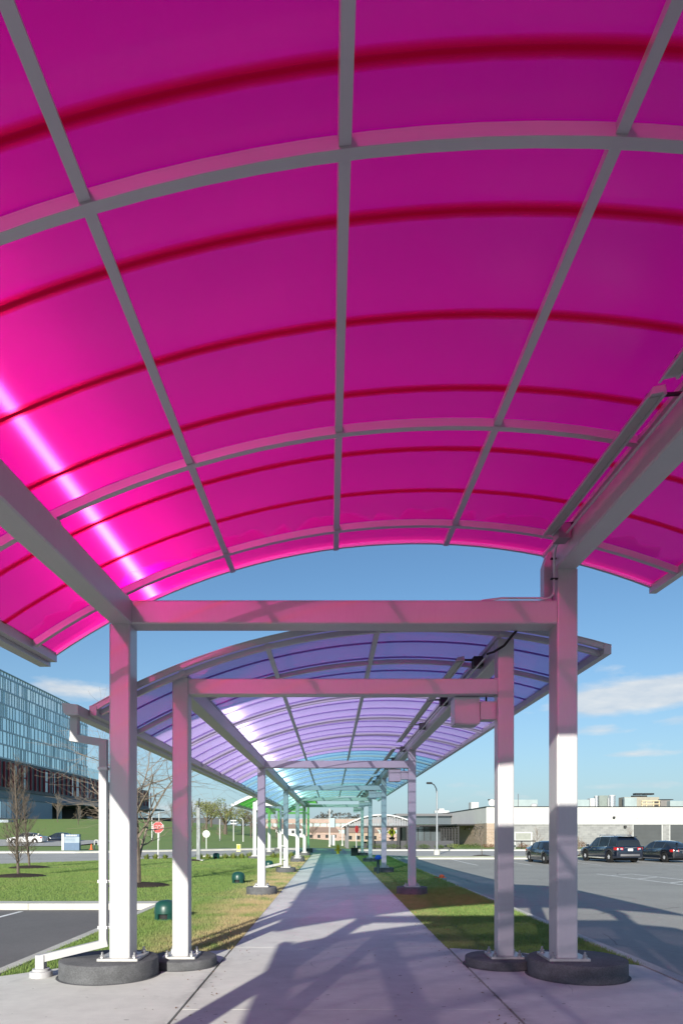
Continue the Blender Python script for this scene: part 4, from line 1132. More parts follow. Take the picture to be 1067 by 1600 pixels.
# round white sign
rs = thing('round_sign', 'white round sign on a thin white post beyond the road', 'sign', (-12.25, 67.0, .03))
MB().box(-.035, .035, -.02, .02, -.2, 1.2).obj('post', M_WHITE, rs)
MB().lathe([(.36, -.03), (.36, .0)], (0, -.02, 1.38), 24, axis='y').obj('sign_face', M_WHITE, rs)
# yellow marker
ym = thing('utility_marker', 'short yellow and white marker post with a black symbol beside the road', 'marker', (-8.2, 60.5, -.1))
MB().box(-.17, .17, -.05, .05, -.1, .62).obj('body', pbr('pale yellow', (.75, .72, .3), .5), ym)
MB().box(-.12, .12, -.056, -.0505, .2, .54).obj('face', M_SIGNYEL, ym)
MB().box(-.03, .03, -.060, -.0565, .30, .46).obj('symbol', M_BLACK, ym)
# pet waste station
ps = thing('waste_station', 'slim green post with a dispenser and a black bin by the far road', 'waste station', (-13.55, 47.0, -.04))
MB().box(-.06, .06, -.04, .04, -.2, 1.9).obj('post', pbr('pale green post', (.35, .5, .42), .5), ps)
MB().box(-.10, .26, -.12, -.041, 1.05, 1.4).obj('dispenser', M_TRIM, ps)
MB().box(-.4, -.22, -.05, .05, 1.0, 1.55).obj('sign_plate', M_WHITE, ps)
MB().lathe([(.15, .1), (.17, .5), (.18, .52)], (.32, -.05, 0), 16).obj('bin', M_BLACK, ps)
# pale wrapped post
wp = thing('lamp_post', 'pale square post with a thin mast on a white base among the grass clumps', 'post', (-7.50, 38.6, -.01))
MB().box(-.10, .10, -.10, .10, 0.06, 3.0, bev=.02).obj('shaft', pbr('mottled pale concrete', (.27, .29, .30), .7, 0, .35, 4, .3, 0, 10, (1, 1, .5), .2, 9), wp)
MB().tube([(0.02, 0, 3.0), (.05, 0, 3.55)], .03, 8).obj('mast', M_DARK, wp)
MB().box(-.3, .3, -.3, .3, -.05, .06).obj('base', M_WHITE, wp)
# blue capped post right of the walk
bp = thing('hose_post', 'dark green post with a bright blue cap beside the walk', 'post', (1.82, 26.5, -.02))
MB().lathe([(.07, 0), (.06, .05), (.055, .60)], (0, 0, 0), 16).obj('post', pbr('deep green paint', (.01, .05, .045), .4), bp, smooth=40)
MB().lathe([(.10, .58), (.125, .62), (.125, .68), (.09, .73), (.03, .75)], (0, 0, 0), 20).obj('cap', M_BLUE, bp, smooth=40)
MB().lathe([(.035, -.13), (.035, .13)], (0, 0, .64), 12, axis='x').obj('outlet', M_BLUE, bp, smooth=40)
# hydrant
hy = thing('fire_hydrant', 'yellow fire hydrant at the far end of the walk', 'fire hydrant', (.52, 52.6, -.2))
MB().lathe([(.17, -.1), (.17, .05), (.12, .07), (.12, .52), (.15, .54), (.15, .60), (.12, .62), (.13, .68), (.09, .78), (.035, .82), (.035, .90), (.01, .91)], (0, 0, 0), 20).obj('barrel', M_YELLOW, hy, smooth=40)
MB().lathe([(.065, -.24), (.065, .24)], (0, 0, .42), 14, axis='x').obj('outlet', M_YELLOW, hy, smooth=40)
MB().lathe([(.085, -.22), (.085, .0)], (0, 0, .36), 14, axis='y').obj('outlet', M_YELLOW, hy, smooth=40)
for sx in (-.245, .235): MB().lathe([(.08, -.02), (.08, .03)], (sx, 0, .42), 6, axis='x').obj('outlet_cap', M_YELLOW, hy)
# dark planter boxes by the last frame
pb = thing('planter_box', 'black square planter box left of the last right-hand footing', 'planter', (1.58, 46.2, -.02))
MB().box(-.24, .24, -.24, .24, 0, .52).obj('box', M_BLACK, pb); MB().box(-.26, .26, -.26, .26, .5202, .56).obj('rim', M_BLACK, pb)
MB().box(-.2, .2, -.2, .2, .561, .57).obj('soil', M_MULCH, pb)
# orange marks
oc = MB().box(-.2, .2, -.05, .05, 0, .02); oc.lathe([(.09, 0), (.09, .07), (.03, .1)], (.05, 0, .02), 12)
tag(oc.obj('marker_flag', M_ORANGE, None, loc=(3.83, 24.0, .012)), 'crumpled orange marker lying on the right kerb', 'marker')
def cone(label, x, y, z, h):
    root = thing('traffic_cone', label, 'traffic cone', (x, y, z), 'orange cones')
    MB().lathe([(h*.30, h*.04), (h*.22, h*.08), (h*.05, h)], (0, 0, 0), 16).obj('cone_body', M_ORANGE, root, smooth=40)
    MB().box(-h*.34, h*.34, -h*.34, h*.34, 0, h*.04).obj('base', M_ORANGE, root)
cone('small orange cone peeking out left of the second left column', -4.50, 21.4, 0, .2)
cone('orange cone at the foot of the blue monument sign', -21.6, 61.5, .02, .5)
tag(MB().lathe([(.06, -.1), (.06, .8), (.03, .9)], (0, 0, 0), 10).obj('bollard', M_ORANGE, None, loc=(-14.6, 67.5, .0)), 'thin orange bollard on the grass right of the stop sign', 'bollard')
# monument sign
ms = thing('monument_sign', 'low blue-grey monument sign with pale end post on the grass strip', 'sign', (-23.6, 62.0, .0), rz=R(-4))
MB().box(-.82, -.60, -.2, .2, -.2, 1.45).obj('end_post', M_WHITE, ms)
MB().box(-.599, .82, -.16, .16, -.2, .62).obj('base_panel', M_SIGNBLUE, ms)
MB().box(-.599, .82, -.14, .14, .621, 1.16).obj('name_panel', M_SIGNGREY, ms)
MB().box(-.599, .82, -.15, .15, 1.161, 1.40).obj('top_panel', M_SIGNBLUE, ms)
for k in range(7): MB().box(-.42+k*.15, -.32+k*.15, -.1575, -.1505, 1.22, 1.35).obj('letter', M_WHITE, ms)
for z in (1.05, .92, .78): MB().box(-.5, .45, -.147, -.1405, z, z+.035).obj('text_line', M_SIGNBLUE, ms)
# white small gas or water stand left of the column
ws = thing('pipe_stand', 'white bent pipe stand on the grass, just left of the downspout', 'pipe', (-22.6, 65.2, .02))
MB().tube([(0, 0, -.1), (0, 0, .7), (.05, 0, .8), (.3, 0, .8), (.35, 0, .7), (.35, 0, .2)], .05, 8).obj('pipe', M_WHITE, ws, smooth=True)

# street light, right
sl_ = thing('street_light', 'tall grey gooseneck street light beyond the right lot', 'street light', (9.75, 63.0, -.5))
MB().lathe([(.10, 0), (.08, 4.2), (.065, 5.9)], (0, 0, 0), 12).obj('pole', pbr('pale grey pole', (.30, .32, .34), .4, .3), sl_, smooth=40)
MB().lathe([(.28, -.1), (.28, .45), (.2, .5)], (0, 0, 0), 16).obj('base', M_KERB, sl_, smooth=40)
MB().tube([(0, 0, 5.0), (.0, 0, 5.6), (-.06, 0, 6.1), (-.25, 0, 6.45), (-.5, 0, 6.6)], [.06, .06, .05, .05, .045], 8).obj('arm', M_DARK, sl_, smooth=True)
MB().lathe([(.05, 0), (.1, .05), (.1, .5), (.04, .55)], (-.98, 0, 6.62), 12, axis='x').obj('lamp_head', M_DARK, sl_, smooth=40)
# more poles
for X, Y, top, lab in [(515, 85, 1267, 'thin tall white pole left of the yellow hydrant'), (535, 95, 1297, 'short pale post behind the yellow hydrant')]:
    x = (X-517.5)/1067*Y; h = EYE+(1300-top)/1067*Y+.5
    po = thing('pole', lab, 'pole', (x, Y, lvl(x)-.05)); MB().lathe([(.09, 0), (.06, h)], (0, 0, 0), 10).obj('shaft', M_WHITE, po, smooth=40); MB().lathe([(.15, -.1), (.15, .3)], (0, 0, 0), 10).obj('base', M_KERB, po)
for X, Y, top, lab in [(343.5, 110, 1280, 'white post standing on the far slope'), (365, 112, 1283, 'pale multi-armed lamp standard on the far slope'), (380, 108, 1282, 'white curved pole on the far slope'),
                       (237.5, 100, 1277, 'thin white pole left of the stop sign'), (248.5, 104, 1270, 'thin white pole rising behind the stop sign')]:
    x = (X-517.5)/1067*Y; z = terrain(x, Y); h = EYE+(1300-top)/1067*Y-z
    po = thing('pole', lab, 'pole', (x, Y, z-.05)); MB().lathe([(.09, 0), (.07, h)], (0, 0, 0), 8).obj('shaft', M_WHITE, po, smooth=40)
    if X == 380: MB().tube([(0, 0, h), (-.2, 0, h+.3), (-.6, 0, h+.4)], .06, 6).obj('arm', M_WHITE, po)
    if X == 365:
        for s in (-1, 1): MB().box(-.5, .5, -.1, .1, h-.5+.5*(s > 0), h-.35+.5*(s > 0)).obj('lamp_head', M_WHITE, po)
bs = thing('sign_board', 'small white sign board at the foot of the tall white pole', 'sign', (.1, 86, -.4)); MB().box(-.35, .35, -.03, .03, .3, 1.6).obj('panel', M_WHITE, bs); MB().box(-.04, .04, .031, .06, -.1, .5).obj('post', M_WHITE, bs)
# yellow pedestrian crossing sign
cs = thing('crossing_sign', 'fluorescent yellow diamond crossing sign in front of the shelter', 'sign', (7.5, 84.5, -.45))
MB().box(-.04, .04, -.02, .02, -.1, 2.6).obj('post', M_TRIM, cs)
MB().loft([[(.55*math.cos(R(90*k)), y, 2.0+.55*math.sin(R(90*k))) for k in range(4)] for y in (-.045, -.021)]).obj('sign_face', M_SIGNYEL, cs)
MB().box(-.07, .07, -.052, -.0455, 1.8, 2.2).obj('symbol', M_BLACK, cs); MB().box(-.04, .04, -.052, -.0455, 2.23, 2.31).obj('symbol_head', M_BLACK, cs)
MB().box(-.35, .35, -.04, -.021, 1.1, 1.35).obj('arrow_plate', M_BLACK, cs)
# second stop sign seen side-on
s2 = thing('stop_sign', 'distant dark red stop sign seen edge-on on a white post near the shelter', 'stop sign', (2.75, 74.5, -.45), rz=R(62))
MB().box(-.05, .05, -.03, .03, -.1, 2.7).obj('post', M_WHITE, s2)
MB().loft(octagon(.42, -.06, -.031, 2.35)).obj('sign_face', M_SIGNRED, s2)

# ------------------------------------------------------------------ grey arched shelter in the distance
M_GABLE = pbr('grey gable panel', (.24, .25, .27), .6)
ash = thing('shelter', 'grey arched shelter with white edge and dark posts across the road', 'shelter', (0, 0, 0))
SX0, SX1, SY = 1.15, 9.9, 80.0
def arc_z(x): t = (x-SX0)/(SX1-SX0); return 2.05+.45*t+4*t*(1-t)*1.25
n = 20
for yy, hh in ((SY, .16), (SY+9, .16)):
    m_ = MB(); m_.loft([[(x, yy, arc_z(x)), (x, yy+.12, arc_z(x)), (x, yy+.12, arc_z(x)+hh), (x, yy, arc_z(x)+hh)] for x in [SX0+(SX1-SX0)*i/n for i in range(n+1)]]); m_.obj('edge_beam', M_WHITE, ash, smooth=50)
m_ = MB(); m_.loft([[(x, SY+.13, arc_z(x)+.02), (x, SY+8.9, arc_z(x)+.02), (x, SY+8.9, arc_z(x)+.06), (x, SY+.13, arc_z(x)+.06)] for x in [SX0+(SX1-SX0)*i/n for i in range(n+1)]]); m_.obj('roof_sheet', pbr('grey roof sheet', (.30, .31, .33), .6), ash, smooth=50)
for k in range(9):
    x = SX0+.6+(SX1-SX0-1.2)*k/8; MB().box(x-.06, x+.06, SY+.2, SY+8.8, arc_z(x)-.16, arc_z(x)+.015).obj('purlin', M_WHITE if k % 2 else M_RIB, ash)
for x in (1.9, 4.9, 7.9, 9.0):
    for yy in (SY+.3, SY+8.4): MB().box(x-.16, x+.16, yy, yy+.32, -1.0, min(2.15, arc_z(x)-.2)).obj('post', M_DARK if x > 3 else M_TRIM, ash)
MB().box(SX0, SX1+.5, SY+.3, SY+.55, 2.151, 2.33).obj('tie_beam', M_DARK, ash)
for i in range(24):
    xa = SX0+.75+(SX1-SX0-1.5)*i/24; xb = xa+(SX1-SX0-1.5)/24-.05
    if min(arc_z(xa), arc_z(xb)) > 2.45: MB().box(xa, xb, SY+.36, SY+.42, 2.331, min(arc_z(xa), arc_z(xb))-.005).obj('gable_panel', M_GABLE, ash)
MB().box(SX0, SX1+.5, SY+8.5, SY+8.7, 2.151, 2.33).obj('tie_beam', M_DARK, ash)
MB().box(4.9, 14.5, SY+1.0, SY+1.2, -.6, .55).obj('low_wall', pbr('dark low wall', (.08, .08, .09), .8), ash)
for k in range(5): MB().box(4.0+k*.9, 4.5+k*.9, SY+6, SY+6.4, -.5, .35).obj('bench', M_DARK, ash)

# ------------------------------------------------------------------ white building on the right
wb = thing('commercial_building', 'long low white building with beige brick, grey block and dark garage doors', 'building', (0, 0, 0))
BY, BX, BZ0, BT = 92.0, 20.9, -1.2, 4.92
MB().box(BX, 110, BY, 135, 2.76, BT).obj('upper_wall', M_STUCCO, wb)
MB().box(BX-.06, 110.06, BY-.06, 135.06, BT+.001, BT+.13).obj('roof_coping', M_DARK, wb)
MB().box(BX+.1, 110, BY+.06, 135, BZ0, 2.759).obj('lower_wall', M_BLOCK_GREY, wb)
MB().box(BX+.02, BX+.098, BY+.02, 120, BZ0, 2.758).obj('brick_wall', M_BRICK_BEIGE, wb)
MB().box(BX+.1, 24.2, BY-.02, BY+.058, BZ0, 2.758).obj('brick_wall', M_BRICK_BEIGE, wb)
MB().box(24.2, 110, BY-.08, BY+.058, 2.56, 2.758).obj('lintel_band', pbr('grey band', (.42, .42, .42), .7), wb)
M_GAR = pbr('grey garage door', (.075, .08, .085), .5, 0, .1, .6)
for xa, xb in ((40.7, 44.5), (45.65, 49.6), (50.8, 54.7), (56, 59.9)):
    g_ = MB().box(xa, xb, BY+.03, BY+.057, BZ0, 2.55).obj('garage_door', M_GAR, wb)
    for k in range(5): MB().box(xa+.05, xb-.05, BY+.008, BY+.029, -.45+k*.6, .08+k*.6).obj('door_panel', M_GAR, g_)
    for x in (xa-.12, xb): MB().box(x, x+.12, BY-.03, BY+.057, BZ0, 2.559).obj('door_jamb', pbr('pale jamb', (.5, .5, .5), .6), wb)
lv = MB().box(40.9, 42.7, BY-.06, BY-.001, 3.35, 4.05).obj('louvre', pbr('pale louvre', (.48, .48, .48), .6), wb)
for k in range(5): MB().box(40.95, 42.65, BY-.075, BY-.061, 3.40+k*.13, 3.46+k*.13).obj('slat', M_RIB, lv)
for x, z in ((39.5, 2.3), (38.0, 3.55)):
    MB().box(x-.15, x+.15, BY-.35, BY-.081, z-.15, z+.15).obj('wall_lamp', M_DARK, wb)
for k in range(4):
    y = 94+k*3.3; w_ = MB().tube([(BX-.01, y, 2.25), (BX-.5, y, 2.35), (BX-.55, y, 2.1)], .06, 6).obj('wall_lamp', M_DARK, wb); MB().lathe([(.05, .15), (.22, 0)], (BX-.55, y, 1.95), 10).obj('shade', M_DARK, w_)
# glazed wing to the left of the brick
MB().box(11.2, BX-.01, 118.0, 134, 4.35, 4.75).obj('wing_roof', M_TRIM, wb)
MB().box(11.8, BX-.02, 119.0, 133, 2.9, 4.349).obj('clerestory', M_SHOPGLASS, wb)
MB().box(10.4, BX+.01, 116.2, 119.0, 2.55, 2.80).obj('entrance_canopy', M_DARK, wb)
MB().box(14.0, BX-.03, 119.1, 133, -1.2, 2.55).obj('inner_wall', pbr('dim interior', (.12, .12, .13), .8), wb)
for k in range(6):
    x0 = 14.0+k*1.1; MB().box(x0+.06, x0+1.04, 118.98, 119.06, -1.2, 2.5).obj('window', M_SHOPGLASS, wb); MB().box(x0-.05, x0+.05, 118.9, 119.05, -1.2, 2.54).obj('mullion', M_DARK, wb)
MB().box(14.0, BX-.03, 118.9, 118.975, 1.9, 2.0).obj('transom', M_DARK, wb)
MB().box(13.6, 14.0, 117, 133, -1.2, 2.54).obj('pier', M_DARK, wb)
# trellis screens in front of the brick
tr_ = thing('trellis', 'dark steel trellis frame with ladder-like screens by the brick wall', 'trellis', (0, 0, 0))
for k in range(7):
    y = 100+k*2.6; x = 18.6
    pp = MB().box(x-.1, x+.1, y-.1, y+.1, -1.0, 2.55).obj('post', M_DARK, tr_)
    for j in range(11): MB().box(x-.42, x-.101, y-.04, y+.04, -.3+j*.25, -.22+j*.25).obj('rung', M_DARK, pp)
MB().box(18.3, 20.85, 99.5, 117, 2.552, 2.75).obj('top_frame', M_DARK, tr_)
# white framed panel and rail by the block wall
fp = thing('notice_panel', 'white framed grey panel standing in front of the block wall', 'panel', (23.6, 84, -.45), rz=0)
for x0, x1, z0, z1 in ((-1.1, -.95, 0, 2.05), (.95, 1.1, 0, 2.05), (-.949, .949, 1.9, 2.05), (-.949, .949, .95, 1.08)): MB().box(x0, x1, -.06, .06, z0, z1).obj('frame_bar', M_WHITE, fp)
MB().box(-.948, .948, -.02, .02, 1.081, 1.899).obj('panel', pbr('olive grey panel', (.3, .31, .28), .7), fp)
rl = thing('bench', 'dark bench rail left of the small black hatch-tailed car', 'bench', (23.3, 82, -.42))
MB().box(-1.6, 1.2, -.2, .2, .85, 1.0).obj('rail', M_DARK, rl)
for x in (-1.5, -.5): MB().box(x, x+.1, -.1, .1, -.1, .849).obj('leg', M_DARK, rl)

# rooftop plant: each unit its own thing
def rx(X, Y=100.0): return (X-517.5)/1067*Y
def rz_(Yp, Y=100.0): return EYE+(1300-Yp)/1067*Y
ROOF = BT+.13
M_UNIT = pbr('pale rooftop unit', (.52, .54, .54), .55, .1, .15, 1.2)
M_UNIT2 = pbr('greenish glass screen', (.36, .43, .43), .4, .1, .12, .6)
M_UNIT3 = pbr('tan rooftop unit', (.33, .31, .25), .7, 0, .15, 1)
def unit(name, label, X0, X1, Ytop, Y, mats, extras=(), cat='rooftop unit', dd=2.0):
    t = thing(name, label, cat, (0, 0, 0), 'rooftop plant')
    z1 = rz_(Ytop, Y)
    MB().box(rx(X0, Y), rx(X1, Y), Y, Y+dd, ROOF-.01, z1, bev=.03).obj('casing', mats, t)
    for e in extras: e(t, z1)
    return t
def fan_top(t, X, Y, z1, r=.35, h=.3):
    MB().lathe([(r, 0), (r, h), (r*.9, h+.03)], (rx(X, Y), Y+1, z1), 16).obj('fan', M_DARK, t)
unit('rooftop_unit', 'small white cube unit on the sloping roof edge', 736, 748, 1254, 108, M_UNIT, [lambda t, z: MB().box(rx(737, 108), rx(747, 108), 107.97, 107.999, z-.7, z-.15).obj('grille', M_RIB, t)])
dsh = thing('satellite_dish', 'white dish and dark camera on the roof corner', 'satellite dish', (rx(768, 96), 96, ROOF))
MB().tube([(0, 0, 0), (0, 0, .5)], .05, 8).obj('mast', M_TRIM, dsh); MB().lathe([(.02, 0), (.3, -.08), (.5, -.25)], (0, 0, .65), 16, axis='y').obj('dish', M_WHITE, dsh, smooth=True)
MB().box(-.5, .35, -.1, .1, .95, 1.15).obj('camera_head', M_BLACK, dsh)
unit('rooftop_unit', 'pale glazed plant screen with white machines, left of the thick right column', 803, 840, 1250, 100, M_UNIT2, [lambda t, z: MB().lathe([(.5, 0), (.5, .5), (.2, .7)], (rx(832), 99.3, ROOF), 14).obj('tank', M_WHITE, t, smooth=40), lambda t, z: MB().tube([(rx(808), 99.5, ROOF), (rx(808), 99.5, ROOF+2.1)], .05, 6).obj('mast', M_TRIM, t)])
unit('rooftop_unit', 'low pale green screen just right of the thick right column', 898, 921, 1250, 100, M_UNIT2)
unit('rooftop_unit', 'white ribbed box unit beside the first steel stack', 922, 930, 1248, 101, M_WHITE, [lambda t, z: [MB().box(rx(923+k*1.8, 101), rx(923.9+k*1.8, 101), 100.96, 100.999, ROOF+.3, z-.2).obj('rib', M_RIB, t) for k in range(4)]], dd=1.2)
def stack(label, X, Y, Ytop, r):
    t = thing('exhaust_stack', label, 'exhaust stack', (rx(X, Y), Y, ROOF), 'steel exhaust stacks'); h = rz_(Ytop, Y)-ROOF
    MB().lathe([(r, 0), (r, h*.94)], (0, 0, 0), 20).obj('pipe', pbr('shiny steel', (.66, .67, .69), .28, .7), t, smooth=40)
    MB().lathe([(r*1.06, h*.94), (r*1.06, h), (r*.9, h+.01)], (0, 0, 0), 20).obj('collar', M_UNIT, t, smooth=40)
stack('narrow shiny steel stack next to the white ribbed unit', 931.5, 101, 1244, .26)
stack('wide shiny steel stack right of the dark green unit', 956, 101, 1243, .48)
unit('rooftop_unit', 'dark greenish unit between the two steel stacks', 936, 950, 1243.5, 101.5, pbr('grey green unit', (.22, .26, .24), .6), [lambda t, z: MB().box(rx(948, 101.5), rx(953.5, 101.5), 101, 101.4, ROOF, z-.4).obj('side_duct', M_UNIT, t)])
unit('rooftop_unit', 'large tan rooftop unit carrying black fan bars', 975, 1030, 1246, 103, M_UNIT3, [
    lambda t, z: MB().box(rx(973, 103), rx(992, 103), 102.4, 102.98, ROOF, z-.1).obj('glass_screen', M_UNIT2, t),
    lambda t, z: [MB().box(rx(a, 103), rx(b, 103), 103.2, 104.2, z+.02+c, z+.26+c).obj('fan_bar', M_BLACK, t) for a, b, c in ((991, 1001, 0), (1002, 1012, 0), (994, 1005, .35), (1008, 1023, .35))],
    lambda t, z: MB().box(rx(985, 103), rx(1022, 103), 103.1, 104.3, z, z+.018).obj('fan_deck', M_UNIT2, t)])
yr = thing('pipe_rack', 'cream pipe frame in front of the large tan rooftop unit', 'pipe rack', (0, 0, 0))
for X in (1003, 1010, 1021, 1030): MB().box(rx(X, 98)-.07, rx(X, 98)+.07, 98, 98.14, ROOF, rz_(1252, 98)).obj('upright', pbr('cream paint', (.62, .52, .34), .6), yr)
for zz in (.95, .5): MB().box(rx(1003, 98)-.08, rx(1030, 98)+.08, 97.9, 97.99, ROOF+zz, ROOF+zz+.12).obj('rail', MATS['cream paint'], yr)
unit('rooftop_unit', 'dark sloping hood unit right of the cream pipe frame', 1032, 1047, 1251, 101, pbr('brown grey unit', (.2, .19, .18), .7), [lambda t, z: [MB().box(rx(1033, 101), rx(1052, 101), 101, 102, z+.05, z+.16).obj('fan_bar', M_BLACK, t)]])
unit('rooftop_unit', 'long pale green unit at the right edge of the roof', 1047, 1095, 1252, 100, M_UNIT2)
unit('rooftop_unit', 'white cluster of vents at the far left of the roof', 686, 694, 1264, 125, M_WHITE, [lambda t, z: MB().box(rx(680, 125), rx(702, 125), 125.2, 126.4, ROOF-.01, z-.35).obj('low_casing', M_UNIT, t)])

# ------------------------------------------------------------------ brick office far off
ob = thing('office_building', 'three-storey salmon brick office with pale window bands in the far distance', 'building', (0, 0, 0))
OY = 406.0
def ox(X): return (X-517.5)/1067*OY
def oz(Yp): return EYE+(1300-Yp)/1067*OY
MB().box(ox(405), ox(640), OY+.6, OY+30, -8, oz(1280.8)).obj('core_wall', M_OFFICE_BRICK, ob)
for a, b in ((1280.5, 1287), (1292, 1297), (1303, 1309)):
    MB().box(ox(405), ox(640), OY, OY+.599, oz(b), oz(a)).obj('brick_band', M_OFFICE_BRICK, ob)
for a, b in ((1287, 1292), (1297, 1303)):
    for k in range(22):
        X0 = 405+k*10.6
        MB().box(ox(X0)+.3, ox(X0+10.6)-.3, OY+.35, OY+.58, oz(b)+.01, oz(a)-.01).obj('window', M_OGLASS, ob)
MB().box(ox(514), ox(523), OY-1.5, OY-.01, -8, oz(1279)).obj('glass_tower', pbr('pale blue glass', (.45, .56, .60), .2, .3), ob)
MB().box(ox(404), ox(641), OY-.3, OY+30, oz(1280.45), oz(1279.9)).obj('roof_edge', M_WHITE, ob)
for (X, Y, wd, h, lab, mt) in [(452, 300, 12, 5, 'cream low house left of the bare tree in front of the office', M_STUCCO), (505, 300, 14, 5.5, 'pink brick low house in front of the office', M_OFFICE_BRICK), (566, 250, 12, 5.5, 'beige low house behind the shelter', M_BRICK_BEIGE)]:
    x = (X-517.5)/1067*Y; z = terrain(x, Y); hh = thing('house', lab, 'house', (x, Y, z))
    MB().box(-wd/2, wd/2, 0, 8, -1, h*.6).obj('wall', mt, hh)
    MB().add([(-wd/2-.4, -.4, h*.6), (wd/2+.4, -.4, h*.6), (wd/2+.4, 8.4, h*.6), (-wd/2-.4, 8.4, h*.6), (-wd/2+1.5, 4, h), (wd/2-1.5, 4, h)], [(0, 1, 5, 4), (2, 3, 4, 5), (1, 2, 5), (3, 0, 4), (0, 3, 2, 1)]).obj('roof', pbr('brown shingle', (.28, .2, .16), .9), hh)
    for k in range(4): MB().box(-wd/2+1+k*wd/4, -wd/2+2.2+k*wd/4, -.05, -.001, .8, 2.2).obj('window', M_GLASSY, hh)

# ------------------------------------------------------------------ hotel, left
ht = thing('hotel', 'large glass hotel with a dark red-finned band and a grey podium', 'hotel', (0, 0, 0))
HX = -87.0
def hy_(X): return 87.0*1067/(517.5-X)
def hz(Yp, X): return EYE+(1300-Yp)/1067*hy_(X)
HT = 44.2; HG = 21.0; HD = 12.7
YE = 244.0
MB().box(-125, HX-.3, 140, YE-.3, HG, HT).obj('tower_core', pbr('blue grey core', (.20, .27, .33), .5), ht)
M_SPAN = pbr('blue grey spandrel', (.27, .35, .42), .3, .3, .08, .3)
M_MULL = pbr('pale blue mullion', (.42, .52, .60), .35, .4, .05, .3)
fl = [HG + (HT-1.6-HG)/6*k for k in range(7)]
rg = random.Random(5)
for k in range(6):
    b = MB().box(HX-.3, HX+.05, 140, YE, fl[k]-.0, fl[k]+.42).obj('spandrel', M_SPAN, ht)
    pn = MB(); ml = MB(); y = 140.0
    while y < YE-.5:
        w = rg.choice((.9, 1.2, 1.6, 1.6, 2.4)); w = min(w, YE-y)
        dx = rg.uniform(-.03, .03)
        pn.add([(HX-.05+dx, y+.06, fl[k]+.43), (HX-.05-dx, y+w-.06, fl[k]+.43), (HX-.05-dx, y+w-.06, fl[k+1]-.01), (HX-.05+dx, y+.06, fl[k+1]-.01)], [(0, 1, 2, 3)])
        ml.box(HX-.29, HX+.10, y-.06, y+.06, fl[k]+.421, fl[k+1]-.002)
        y += w
    o = pn.obj('window_pane', M_HGLASS, ht); o['kind'] = 'stuff'
    o = ml.obj('mullion', M_MULL, ht); o['kind'] = 'stuff'
MB().box(HX-.3, HX+.06, 140, YE, fl[6], fl[6]+.5).obj('spandrel', M_SPAN, ht)
rail = MB(); y = 140.0
while y < YE: rail.box(HX-.1, HX+.02, y, y+.1, fl[6]+.501, HT-.1); y += 1.6
o = rail.obj('parapet_post', M_MULL, ht); o['kind'] = 'stuff'
MB().box(HX-.25, HX-.12, 140, YE, fl[6]+.502, HT-.1).obj('parapet_glass', M_HGLASS, ht)
MB().box(HX-.4, HX+.15, 140, YE+.1, HT-.099, HT+.15).obj('parapet_cap', M_SPAN, ht)
MB().box(-120, HX-.3, YE-.29, YE+.0, HG, HT-.2).obj('end_wall', M_MULL, ht)
MB().box(-118, HX-.2, YE+.01, 267, HG, 24.6).obj('low_wing', M_HGLASS, ht)
MB().box(-125, HX, 140, 326, HD, HG-.001).obj('dark_band', pbr('charcoal cladding', (.065, .07, .09), .5, 0, .1, .3), ht)
for X in list(range(-30, 170, 7)) + list(range(200, 236, 5)):
    y = hy_(X); MB().box(HX+.001, HX+.45, y, y+.35, HD+.9, HG-.7).obj('fin', pbr('dark red fin', (.30, .03, .05), .5), ht)
for X in (24, 38.5, 72, 83, 111.5, 120.5, 137.5):
    y = hy_(X-1.5); y2 = hy_(X+2.3)
    w_ = MB().box(HX+.001, HX+.12, y, y2, HD+1.0, HG-1.2).obj('slit_window', M_HGLASS_P, ht); MB().box(HX+.121, HX+.2, y, y2, 16.6, 16.95).obj('sash', pbr('dark red fin', (.3, .03, .05)), w_)
MB().box(-124, HX-.5, 140, hy_(84), 3.0, HD-.001).obj('podium_wall', pbr('blue grey panel wall', (.34, .39, .45), .6, 0, .06, .2), ht)
MB().box(-124, HX-.3, 140, 326, 10.6, HD-.002).obj('podium_fascia', pbr('slate fascia', (.20, .24, .29), .6), ht)
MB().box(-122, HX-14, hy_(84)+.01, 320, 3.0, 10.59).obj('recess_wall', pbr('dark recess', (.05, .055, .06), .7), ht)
for X0, X1 in ((-12, -2), (0.5, 4), (5, 12), (13, 20)):
    MB().box(HX-.49, HX-.4, hy_(X0), hy_(X1), 5.2, 9.6).obj('window', M_HGLASS_P if X0 > 4 else M_HGLASS, ht)
for X in (98, 128, 160, 205, 222):
    MB().box(HX-2, HX-.9, hy_(X), hy_(X)+1.6, 3.0, 10.59).obj('pillar', pbr('pale pillar', (.42, .48, .52), .5), ht)
MB().box(HX-12, HX+7, hy_(96), hy_(165), 10.2, 11.1).obj('entrance_canopy', pbr('pale slab', (.34, .38, .42), .5), ht)
MB().box(HX-6, HX+6, hy_(214), hy_(238), 11.6, 12.2).obj('entrance_canopy', MATS['pale slab'], ht)
MB().box(HX-8, HX-1, hy_(200), hy_(232), 4.0, 11.6).obj('lobby_glass', M_HGLASS, ht)
rw = MB().box(-100, -70, 148, 152, -1, 4.2).obj('retaining_wall', pbr('blue grey panel wall', (.2, .25, .3), .6)); tag(rw, 'low blue-grey retaining wall below the hotel at the left edge', 'wall')
st_ = MB().box(-60, -25, 215, 222, 3.0, 9.2).obj('annex', pbr('dark annex', (.05, .06, .075), .6)); tag(st_, 'low dark building beyond the stop sign', 'building'); st_.location = (-18, 60, -2)

